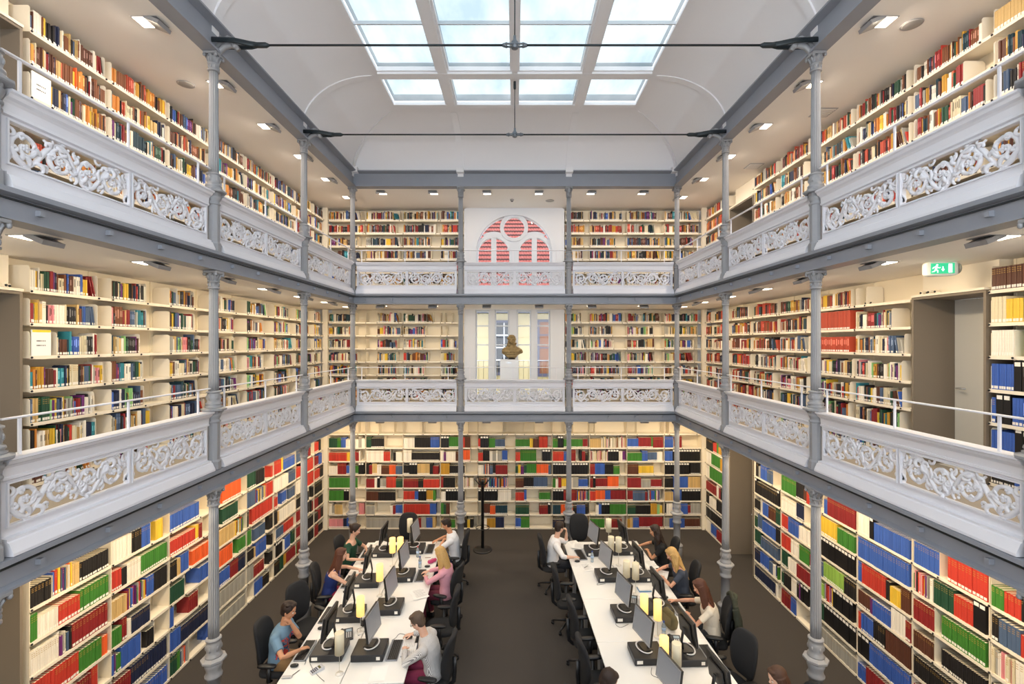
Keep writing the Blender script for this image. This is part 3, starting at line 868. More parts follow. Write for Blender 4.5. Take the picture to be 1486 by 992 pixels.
gb = {  # ground floor, window side, rows 2..8, ten bays of twelve characters
 0: 'GGGgbbwwwwsw GGkkkk...... wwwwkkkkkbbb KKKgggnrnn.. rKKKggSSS... gggggynnrrr. ggKKggggggRR ttttvvvvvvvv bbbbRRRRgRRR bbb.rR......',
 1: 'rrrrrryyrRw. wwwwwwrr.kww wwwkkkkkkkkk wpwwwn.ooo.. rrkkwswsbb.. rrggggg..KKK rrrrbRRR.kRk vvvvvvKKKKwp gggggbbSSSww bbbKKKKKKKKK',
 2: 'wwwRRRb.ggKK kRttwnnnooSS kkKKKttttkRR dddkkkkk.... wwmmSkRRRR.. GypGgggooooS KKKKKKKKKKKK RRbbbkkkgg.. nnnnyyyyy... KKKKKKKKKkkk',
 3: 'gggggggggg.. RRRwKssrrrGG RRRRRkkrrrrr Rkkkk.yvvvw. nnmmmmmmmm.. nnnkkkSSSSS. gwRyyywssbbb RKRRRRoooo.. RRRRRsssRRRR kkkbbbbbtttt',
 4: 'gggggKK..... nnnnkkkkkk.. rrrrbKKKddg. wwKKKKKK.... KKKKKKKwwww. rrrb....gggg KKKKRRRRmmmm rrooobbRRRRR RRSSSSRmbmm. tttbbbKKKKKK',
 5: 'wsttt.....PP sss.....wRbb rrrrrrrrrbb. gGn......... .wnnooTTTT.. GGGGG...RRRK TTTooookbbbk ..wbKKKggggg GGGkkkkkddly kwwbbbbbRsss',
 6: 'PPPPPBbbb... ssssssssssss gggwwRssbbt. ttggg..kkyk. .wwdddBBB... bbggg....... BBBBkkkknnt. ggggg..RRRR. dtbbRRRRRRRR ssbbbbbnnnnn'}
gb = {k: v.split() for k, v in gb.items()}
for i in range(10):
    rows = [None]+[gb[r][i] for r in range(7)]
    bookcase(BACK, i*1.032, 1.032, 0, rows, 'white bookcase of bound volumes, ground floor under windows, %s towards exit sign side' % ORD[i+1], 'ground floor bookcases', key='B0_%d' % i)
gl = ['........ggkk kkkmmmtkkkkk gwwwrrrggggg wwwwmmRRRRRR rrrrrrrggggo ......RRRr.. kkkkrrrrggg. bbbbkkkkRRRR',
      '.....yyybbbb wwwwkkbb.yy. rrkwwwgggggg tttmmmmbbkkk ggRwBBBB.... mgbbbb.kk... RRRRBBBBBBBB rrrr..bbbbbb',
      '............ bbbbbbbb.... rrrrrrryR... kktbb.oooooo GGGG....bbbb b....RRR.... bbbBBBBBBBBB GGgmm......b',
      '.....rrrkkkk k..ooooooo.. rr.GGGGGG... rrttttttmmm. b.ooooo..ggg k.bbbbRRRBBB kkssssssssss kkssssssssss',
      'bbbb....wwww GGGGkkkk...r SSSSmmmmmrrr k.rrrrrrrrrr gg.SSSSS..kk kkktbbbbb..k sssRRRRR..kk ...bbbbkkk..',
      '...wwww..... rrrrybbbbbbb wwwwwwwwSSSS rr..bbb.SSSS kktwwwwwwwww .SSSSrrrrrr. wKKKKwbbb.GG kkkGGddRRRRR',
      'rrrr........ SSSSbbbRRR.. rrrrkk.rrrrr wwwwrrrrrrrr kkkkkkkkk..k RRRwkkkkk.kR RRRRkkkkkkkk gRRRRRkkkkkk',
      '............ rrrrrrkkk... RRRRRRbbbb.. rrrrrrrrkkkk kkkkkkkkkkk. RRRRRkkkkkkk kkkkkRRRRkkk RRRRRkkkkkkk']
for i, s in enumerate(gl):
    w_ = 1.03 if i < 7 else .62
    bookcase(LEFT, i*1.03, w_, 0, s.split(), 'white bookcase of bound volumes, ground floor opposite exit sign, %s from window wall' % ORD[8-i], 'ground floor bookcases', key='L0_%d' % i)
# right wall, listed near to far; strings read far -> near (left to right when facing)
gr = [('........kkkk ggrrkkkkkkkk kSSSrrrrrrrr vvvwwbbbbbbb kkkkrrrrrbbb ggggggRRRRkk bbbbbkkkkkkk RRRRRRbbbbbb', 4.16, 5.19),
      ('............ bbbbb.rrrrrr mmmwGGGrrrKK RRRR.ggggggg nnnn.kkkkkkk kkkkkkkw.... RRRRnnnnbbbb bbbbbkkkkkk.', 5.19, 6.20),
      ('.....wwww... wwwKbbbbbbbb bbbbbbbbbbbb brrrrrrkyynn nnnpbbbbwwwR rbbbkkknnnnn KKKbbbbbbbbb bbRRRRRww...', 6.20, 7.20),
      ('............ ...bRRRRRRRR yyyyyyyggggg KKKKKKKKKKKK SSSLLLLLLkkk LLLmmmKKKKKK RGGKKKKKKKKK ssssssssssss', 7.20, 8.24),
      ('ww.......... ggggggkkknr. wwwwwwBBB... rrrbbbbwwww. rrrrwwwggggR GGGwwwRRRRR. GkkkwwkpKKK. RRRRbb......', 8.24, 9.26),
      ('.....bbbb... wksbbbSSS... KkkkkkkkkkkK kkk.bbbnnnGG GGSSbbbbbbkk GGGSSSSSSSS. BBBbbbbSSwm. BBBBBBBBBBw.', 9.26, 10.29)]
for i, (s, a, c) in enumerate(gr):
    fr = Frame((5.25, c), (0, -1), (1, 0))
    bookcase(fr, 0, c-a, 0, s.split(), 'white bookcase of bound volumes, ground floor exit sign side, %s from window wall' % ORD[7-i], 'ground floor bookcases', key='R0_%d' % i)
fr = Frame((5.25, 12.90), (0, -1), (1, 0))
bookcase(fr, 0, 1.40, 0, 'kkkkrrg..... kkkkrrgddRgr wwwgggggdRgk wwgggggggggg RRRRRRwRkrrr kkwwwwkkkkrr KKKKKKKKKKkk wwwbbbRRRRGG'.split(), 'white bookcase in the window corner beyond the doorway, ground floor exit sign side', 'ground floor bookcases', key='R0_6')
# ---- lower gallery
def rows_for(kinds, f0, f1):
    return [(kinds[r % len(kinds)], f0(r), min(.97, f1(r))) for r in range(7)]
rf = random.Random(5)
LL = [.72, .57, .60, .66, .62, .7, .72, .7]
for i in range(8):
    w_ = 1.03 if i < 7 else .62
    rows = rows_for(['mid'], lambda r: 0, lambda r: LL[i]+rf.uniform(-.08, .10)+(.1 if (i == 0 and r == 3) else 0))
    if i == 0: rows[2] = ('mixb', .29, .82)
    bookcase(LEFT, i*1.03, w_, 1, rows, 'white bookcase with part-filled shelves, lower gallery opposite exit sign, %s from window wall' % ORD[8-i], 'lower gallery bookcases', key='L1_%d' % i)
    rows = rows_for(['up', 'upo', 'up'] if i in (0, 1, 2) else ['up'], lambda r: 0, lambda r: .93+rf.uniform(-.14, .04))
    if i == 0: rows[3] = ('upo', .0, .94); rows[2] = ('up', .22, .95)
    if i == 1: rows = [('up', 0, .96), ('upo', .0, .95), ('up', .0, .95), ('upo', 0, .93)]+rows[4:]; rows[0] = ('upo', 0, .95)
    bookcase(LEFT, i*1.03, w_, 2, rows, 'white bookcase of worn books, upper gallery opposite exit sign, %s from window wall' % ORD[8-i], 'upper gallery bookcases', key='L2_%d' % i)
yr = [6.21+k*1.03 for k in range(6)]+[12.39, 12.90]
for i in range(7):
    a, c = yr[i], yr[i+1]; fr = Frame((5.25, c), (0, -1), (1, 0))
    f1 = .78+rf.uniform(-.05, .05) if i else .74
    rows = rows_for(['upr' if i > 2 else 'mid'], lambda r: 0, lambda r: f1+rf.uniform(-.08, .12))
    if i == 0: rows[0] = None
    if i == 1: rows[0] = ('upo', .2, .92); rows[1] = 'kkccccccccc.'; rows[2] = 'kkccccccccc.'; rows[3] = ('mid', 0, .95)
    if i in (2, 3): rows[1] = ('upr', 0, .85); rows[0] = ('upr', 0, .95)
    bookcase(fr, 0, c-a, 1, rows, 'white bookcase with part-filled shelves, lower gallery exit sign side, %s from window wall' % ORD[7-i], 'lower gallery bookcases', key='R1_%d' % i)
fr = Frame((5.25, 5.19), (0, -1), (1, 0))
bookcase(fr, 0, 1.03, 1, ['nnnnnnGGGGGG', 'eeyybbbbbbbb', 'www.gwwwwwww', 'bbbKKKKbbbbb', 'bKKbbbbKKKbb', 'bbbKKKKbbbbb', 'kkkbbbbKKKKK'], 'white bookcase with blue sets, lower gallery just this side of exit sign doorway', 'lower gallery bookcases', key='R1_8')
for i in range(6):
    a = 4.13+i*1.03; c = a+1.03; fr = Frame((5.25, c), (0, -1), (1, 0))
    rows = rows_for(['upr', 'up'], lambda r: .03, lambda r: .84+rf.uniform(-.1, .1))
    if i == 1: rows[3] = 'ggggggrriknn'; rows[1] = ('upr', 0, .7)
    if i == 0: rows[0] = 'tttthhhwwwhh'; rows[1] = ('upr', .04, .95)
    bookcase(fr, 0, 1.03, 2, rows, 'white bookcase of worn books, upper gallery exit sign side, %s from window wall' % ORD[7-i], 'upper gallery bookcases', key='R2_%d' % i)
fr = Frame((5.25, 12.90), (0, -1), (1, 0))
bookcase(fr, 0, 1.40, 2, rows_for(['upr'], lambda r: 0, lambda r: .9), 'white bookcase in the window corner, upper gallery exit sign side beyond doorway', 'upper gallery bookcases', key='R2_9')
# back wall galleries
xsB = [-5.16, -4.128, -3.096, -2.064, -1.41]; xsC = [1.38, 2.06, 3.096, 4.128, 5.16]
for lv in (1, 2):
    for gi, xs_ in ((0, xsB), (1, xsC)):
        for i in range(4):
            a, c = xs_[i], xs_[i+1]; fr = Frame((a, 12.95), (1, 0), (0, 1))
            if lv == 2: rows = rows_for(['up', 'upr', 'up'], lambda r: 0, lambda r: .9+rf.uniform(-.2, .06))
            elif gi == 0:
                rows = rows_for(['mid'], lambda r: (.3 if i == 1 else 0), lambda r: (.66 if i else .8)+rf.uniform(-.1, .1)+(.22 if i == 1 else 0))
                if i == 3: rows = [None, None]+rows[2:]
            else: rows = rows_for(['mid'], lambda r: 0, lambda r: .76+rf.uniform(-.12, .16))
            nmn = names[lv]
            bookcase(fr, 0, c-a, lv, rows, 'white bookcase on window wall, %s, %s from the window %s' % (nmn, ORD[(4-i) if gi == 0 else i+1], 'away from exit sign' if gi == 0 else 'towards exit sign'), nmn+' bookcases', key='C%d_%d_%d' % (lv, gi, i))
# corner posts between side and back cases
tn = 60
for sx in (-1, 1):
    for lv in (0, 1, 2):
        b = MB(); xs_ = sorted((sx*5.165, sx*5.30)); b.box(xs_[0], xs_[1], 12.905, 12.99, FL[lv], CE[lv]-.003)
        struct(b.build('trim_%d' % tn, M_shelf)); tn += 1
# ---- choose the 300 books that show largest
def visible_area(q):
    fr = q['fr']; P = fr.pt(q['s']+q['t']/2, 0, q['z']+q['h']*.5)
    x, y, z = P
    if y < .6: return 0
    px = 747+680*x/y; py = 498-680*(z-EYE)/y
    if px < 4 or px > 1482 or py < 4 or py > 988: return 0
    if abs(fr.u[1]) > .5: k = W/abs(x)
    else: k = 11.27/y
    zz = EYE+(z-EYE)*k
    for lo, hi in ((3.22, 4.3), (6.03, 7.11), (8.85, 9.4)):
        if lo < zz < hi: return 0
    if abs(fr.u[1]) > .5:
        yy = y*k
        if abs(yy-6.07) < .13 or abs(yy-8.67) < .12: return 0
        wpx = q['t']*680*abs(x)/(y*y)
    else: wpx = q['t']*680/y
    return wpx*q['h']*680/y
for q in BOOKS: q['A'] = visible_area(q)
bk = [q for q in BOOKS if not q['binder']]
bk.sort(key=lambda q: -q['A'])
SEL = bk[:300]
selset = set(id(q) for q in SEL)
bn = [q for q in BOOKS if q['binder']]; bn.sort(key=lambda q: -q['A'])
SELB = [q for q in bn if q['A'] > 0][:240]; selb = set(id(q) for q in SELB)
print('books', len(BOOKS), 'binders', len(bn), 'visible binders', len([q for q in bn if q['A'] > 0]))
# position of every book in its row counted from the window end
from collections import defaultdict
rowsd = defaultdict(list)
for q in BOOKS: rowsd[q['key']].append(q)
for k, L_ in rowsd.items():
    L_.sort(key=lambda q: q['s'])
    side = k[0][0]
    rev = side == 'L'       # left frame runs towards the window -> reverse
    LL2 = L_[::-1] if rev else L_
    for i, q in enumerate(LL2): q['ord'] = i+1
def book_label(q, noun):
    key, r = q['key']; side = key[0]; lv = q['lv']
    fl = ['ground floor', 'lower gallery', 'upper gallery'][lv]
    if side == 'L': bay = ORD[8-int(key.split('_')[1])]+' bay'; wl = 'opposite exit sign'
    elif side == 'R':
        i = int(key.split('_')[1])
        bay = {6: '1st bay', 8: '8th bay', 9: '1st bay'}.get(i, ORD[7-i]+' bay') if not (lv == 0 and i == 6) else '1st bay'
        if lv == 2 and i == 6: bay = '1st bay'
        wl = 'exit sign side'
    elif side == 'B': bay = ORD[int(key.split('_')[1])+1]+' bay'; wl = 'under windows'
    else:
        _, g, i = key.split('_'); bay = ORD[int(i)+1]+' bay'; wl = 'window wall'+(' near' if g == '0' else ' far')
    n = CN[q['ch']]
    # words: colour noun ord on nth shelf down, nth bay from window, floor wall
    return '%s %s, %s on %s shelf down, %s, %s %s' % (n, noun, ORD[q['ord']] if q['ord'] < len(ORD) else '%dth' % q['ord'], ORD[r+1], bay, fl, wl)
for q in SEL:
    fr = q['fr']; ch = q['ch']; t, h, d = q['t'], q['h'], q['d']
    e = empty('book', fr.pt(q['s'], q['set'], q['z']), fr.rz)
    if q['lean']: e.rotation_euler = (0, 0, fr.rz); 
    sh = math.tan(q['lean']) if q['lean'] else 0
    tag(e, book_label(q, 'book'), 'book', 'books on the %s shelves' % ['ground floor', 'lower gallery', 'upper gallery'][q['lv']])
    c = min(.003, t*.18)
    b = MB()
    # spine with a rounded back, two boards
    n = 6; prof = [(t/2-t/2*math.cos(PI*i/n), .004-.004*math.sin(PI*i/n)) for i in range(n+1)]
    prof += [(t, d), (t-c, d), (t-c, .008), (c, .008), (c, d), (0, d)]
    b.prism(prof, 0, h, 0, 'z')
    if q['lv'] > 0 or q['st'] == 1: b.box(t*.12, t*.88, -.0016, .0012, .012, .012+min(.03, h*.14), 1)
    if q['lv'] == 0 or q['st'] == 2:
        for zz in (.72, .80, .88): b.box(t*.2, t*.8, -.0009, .001, h*zz, h*zz+.005, 2)
    if sh: b.v = [(x-z*sh*(-1), y, z) for x, y, z in b.v]
    b.build('cover', [bookmat(ch), M_tag, M_gold], e)
    b = MB(); b.box(c, t-c, .009, d-.004, .004, h-.004)
    if sh: b.v = [(x-z*sh*(-1), y, z) for x, y, z in b.v]
    b.build('page_block', M_pages, e)
for q in SELB:
    fr = q['fr']; t, h, d = q['t'], q['h'], q['d']
    e = empty('ring_binder', fr.pt(q['s'], q['set'], q['z']), fr.rz)
    tag(e, book_label(q, 'binder').replace('black binder', 'black label-topped binder' if False else 'black binder'), 'binder', 'black binders with white top labels')
    q['t'] = round(t, 3)
    if 'BIND' not in globals():
        b = MB(); b.prism([(0, 0), (t, 0), (t, d), (t-.003, d), (t-.003, .004), (.003, .004), (.003, d), (0, d)], 0, h, 0, 'z'); BIND = b.mesh('cover', mat('binder black', '131316', .45, bump=.1, bscale=200))
        b = MB(); b.box(.005, t-.005, .006, d-.02, .004, h-.012); BINP = b.mesh('paper_stack', M_pages)
        b = MB(); b.box(t*.12, t*.88, -.002, -.0002, h-.055, h-.012); BINL = b.mesh('spine_label', M_tag)
    link('cover', BIND, e); link('paper_stack', BINP, e); link('spine_label', BINL, e)
# ---- all the other books: one object
def stuff_mesh(lst):
    V = []; F = []; Cc = []
    tagc = (.88, .85, .78); pg = hx('e9dfc6'); gold = hx('b8944a')
    for q in lst:
        fr = q['fr']; t, h, d = q['t'], q['h'], q['d']; c = PALL[q['ch']]
        j = (hash((round(q['s'], 3), round(q['z'], 2))) % 100)/100*.26+.86; c = tuple(min(1, v*j) for v in c)
        tl = math.tan(q['lean']) if q['lean'] else 0
        g = .006; fa = t*.2
        def P(a, y, z): return fr.pt(q['s']+a+z*tl, q['set']+y, q['z']+z)
        b0 = len(V)
        hp = h-.004; cc = .003 if t > .014 else .0015
        V.extend([P(0, g, 0), P(t, g, 0), P(t, d, 0), P(0, d, 0), P(0, g, h), P(t, g, h), P(t, d, h), P(0, d, h)])
        F.extend([(b0+1, b0+2, b0+6, b0+5), (b0+3, b0, b0+4, b0+7)]); Cc.extend([c, c])
        kk = len(V); V.extend([P(fa, 0, 0), P(t-fa, 0, 0), P(t-fa, 0, h), P(fa, 0, h)]); F.extend([(kk, kk+1, kk+2, kk+3), (b0, kk, kk+3, b0+4), (kk+1, b0+1, b0+5, kk+2), (b0+4, kk+3, kk+2, b0+5)]); Cc.extend([c, c, c, c])
        # recessed page top between the boards
        V.extend([P(cc, g, hp), P(t-cc, g, hp), P(t-cc, d, hp), P(cc, d, hp), P(cc, g, h), P(t-cc, g, h), P(t-cc, d, h), P(cc, d, h)])
        k = kk+4
        F.extend([(k, k+1, k+2, k+3), (b0+4, b0+5, k+5, k+4), (b0+4, k+4, k+7, b0+7), (b0+5, b0+6, k+6, k+5), (k+4, k+7, k+3, k), (k+5, k+1, k+2, k+6), (k+4, k, k+1, k+5)])
        Cc.extend([pg, c, c, c, c, c, c])
        def quad(x0, x1, z0, z1, col):
            k = len(V); V.extend([P(x0, -.0008, z0), P(x1, -.0008, z0), P(x1, -.0008, z1), P(x0, -.0008, z1)]); F.append((k, k+1, k+2, k+3)); Cc.append(col)
        if q['binder']: quad(t*.12, t*.88, h-.055, h-.012, tagc)
        elif q['lv'] > 0 or q['st'] == 1: quad(t*.1, t*.9, .01, .01+.026, tagc)
        if not q['binder'] and q['lv'] == 0 and q['st'] == 2:
            quad(t*.2, t*.8, h*.78, h*.80, gold); quad(t*.2, t*.8, h*.86, h*.88, gold)
        if q['lv'] > 0 and q['st'] == 0:
            o = tuple(min(1, v*2.2+.15) for v in c) if sum(c) < .9 else tuple(v*.3 for v in c)
            quad(t*.2, t*.8, h*.42, h*.86, o) if q['t'] > .02 and (int(q['s']*1000) % 3 == 0) else quad(t*.3, t*.7, h*.5, h*.8, o)
    me = bpy.data.meshes.new('books'); me.from_pydata(V, [], F)
    ca = me.color_attributes.new('paint', 'FLOAT_COLOR', 'CORNER')
    cols = np.repeat(np.array(Cc, dtype=np.float32), 4, axis=0)
    cols = np.concatenate([cols, np.ones((len(cols), 1), np.float32)], 1).ravel()
    ca.data.foreach_set('color', cols)
    m = bpy.data.materials.new('book bindings'); m.use_nodes = True; nt = m.node_tree; bs = nt.nodes['Principled BSDF']; bs.inputs['Roughness'].default_value = .6
    at = nt.nodes.new('ShaderNodeVertexColor'); at.layer_name = 'paint'; nt.links.new(at.outputs[0], bs.inputs['Base Color'])
    me.materials.append(m); me.update()
    return me
rest = [q for q in BOOKS if id(q) not in selset and id(q) not in selb]
o = link('books', stuff_mesh(rest)); tag(o, 'the many other book spines filling shelves on all three floors', 'books', kind='stuff')
# ================================================================ desks
DA = R(2.2)
def along(o, x, y):   # desk-row local -> world
    return (o[0]+x*math.cos(DA)-y*math.sin(DA), o[1]+x*math.sin(DA)+y*math.cos(DA))
def desk_mesh(l_):
    w_ = .815
    t = MB(); t.cbox(0, w_, 0, l_, .715, .74, .004)
    legs = MB(); legs.cbox(-.025, .025, -.025, .025, 0, .71, .004)
    fr = MB()
    fr.box(.06, w_-.06, .05, .08, .675, .714); fr.box(.06, w_-.06, l_-.08, l_-.05, .675, .714); fr.box(.06, .09, .08, l_-.08, .675, .714); fr.box(w_-.09, w_-.06, .08, l_-.08, .675, .714)
    return t.mesh('tabletop', M_desk), legs.mesh('leg', M_steel), fr.mesh('under_frame', M_steel)
DML = {3: desk_mesh(1.445), 5: desk_mesh(1.155)}
def deskrow(o, n, who, labs):
    DM = DML[n]; q = {3: 1.45, 5: 1.16}[n]
    for i in range(n):
        for sx in (-1, 1):
            p = along(o, -.82 if sx < 0 else .005, q*i)
            e = empty('desk', (p[0], p[1], 0), DA); tag(e, 'white desk table '+labs[(i, sx)], 'desk', 'white reading room desks')
            link('tabletop', DM[0], e); link('under_frame', DM[2], e)
            for (x, y) in ((.05, .05), (.765, .05), (.05, q-.055), (.765, q-.055)): link('leg', DM[1], e, (x, y, 0))
OL = (-2.26, 6.05); OR_ = (2.12, 4.62)
deskrow(OL, 3, 'L', {(0, -1): 'in front of the man in blue T-shirt', (1, -1): 'beside the empty chair and blue-topped woman', (2, -1): 'in front of the green-shirted woman', (0, 1): 'in front of the man in striped shirt', (1, 1): 'by the empty chair near the pink top', (2, 1): 'in front of the man in white T-shirt'})
deskrow(OR_, 5, 'R', {(0, -1): 'at the bottom edge before the dark-haired head', (1, -1): 'before the third empty chair from the white shirt', (2, -1): 'before the middle empty chair', (3, -1): 'before the empty chair beside the white-shirted man', (4, -1): 'in front of the white-shirted man', (0, 1): 'at the bottom edge near the brown-haired head', (1, 1): 'by the empty chair below the cream blouse', (2, 1): 'in front of the woman in cream blouse', (3, 1): 'in front of the blonde reading papers', (4, 1): 'in front of the woman in black'})

# ================================================================ office chairs
def chair_parts():
    P = {}
    b = MB(); b.sq((.02, 0, .455), (.245, .24, .045), .45, .55, 28, 10, bend=lambda p: Vector((p.x, p.y, p.z-(.03*max(0, p.x/.245)**3)+(.012*(p.y/.24)**2)))); P['seat'] = b.mesh('seat', M_fabric)
    b = MB()
    def bend(p):
        # backrest: local x thickness, y width, z height
        z = p.z/.31; w_ = 1-.10*z*z-.16*max(0, -z)
        return Vector((p.x+.045*(p.y/.22)**2-.035*z*z+.0, p.y*w_, p.z))
    b.sq((-.235, 0, .83), (.042, .225, .31), .5, .62, 30, 16, bend=bend, M=Matrix.Translation((-.235, 0, .83)) @ Matrix.Rotation(R(-7), 4, 'Y') @ Matrix.Translation((.235, 0, -.83)))
    P['back'] = b.mesh('backrest', M_fabric)
    b = MB(); b.tube([(-.05, 0, .405), (-.22, 0, .40), (-.285, 0, .46), (-.30, 0, .60), (-.30, 0, .80)], [(.03, .014)]*5, 8); b.box(-.15, .12, -.09, .09, .385, .412); P['bar'] = b.mesh('back_bar', M_black)
    b = MB()
    b.tube([(-.02, 0, .40), (-.02, .055, .42), (-.02, .06, .62)], [.02, .02, .02], 8, flat=1.6); b.sq((.0, .06, .645), (.135, .042, .022), .6, .7, 18, 8); P['arm'] = b.mesh('armrest', M_black)
    b = MB(); b.lathe([(.03, .12), (.03, .26), (.018, .262), (.018, .39)], 14); P['lift'] = b.mesh('gas_lift', M_black)
    b = MB()
    for i in range(5):
        a = i*2*PI/5+.3
        b.tube([(.02*math.cos(a), .02*math.sin(a), .12), (.15*math.cos(a), .15*math.sin(a), .105), (.29*math.cos(a), .29*math.sin(a), .075)], [(.026, .022), (.022, .02), (.014, .016)], 8)
    b.lathe([(.04, .09), (.045, .10), (.045, .14), (.03, .15)], 14); P['star'] = b.mesh('star_base', M_black)
    b = MB(); b.tube([(0, -.022, 0), (0, -.005, 0)], .026, 12); b.tube([(0, .005, 0), (0, .022, 0)], .026, 12); b.box(-.012, .012, -.02, .02, .0, .045); P['caster'] = b.mesh('caster', M_black)
    return P
CHP = chair_parts()
CHN = [0]
def chair(x, y, rz, label, arms=True):
    e = empty('office_chair', (x, y, 0), rz); tag(e, label, 'chair', 'black office chairs')
    for k, n in (('seat', 'seat'), ('back', 'backrest'), ('bar', 'back_bar'), ('lift', 'gas_lift'), ('star', 'star_base')): link(n, CHP[k], e)
    if arms:
        link('armrest', CHP['arm'], e, (0, .215, 0)); link('armrest', CHP['arm'], e, (0, -.215, 0), (0, 0, PI)).location.x = -.03
    for i in range(5):
        a = i*2*PI/5+.3; link('caster', CHP['caster'], e, (.30*math.cos(a), .30*math.sin(a), .0275), (0, 0, a+.7*i))
    return e
for (x, y, rz, lab) in [(-3.44, 7.72, -.5, 'empty black office chair turned out behind the man in blue T-shirt'),
                        (-1.22, 7.72, PI, 'empty black office chair between pink-topped woman and striped-shirt man'),
                        (.98, 8.50, 0, 'empty black office chair directly beside the white-shirted man'),
                        (1.14, 7.42, .08, 'empty black office chair, middle one on the aisle side of the desks'),
                        (1.16, 6.44, .1, 'empty black office chair, third from the white-shirted man'),
                        (2.98, 6.42, PI+.35, 'empty black office chair below the woman in cream blouse'),
                        (-2.50, 10.82, -PI/2, 'black office chair at the far head of the lamp-lit desk row'),
                        (1.50, 10.74, -PI/2, 'black office chair at the head of desks near white-shirted man')]:
    chair(x, y, rz, lab)

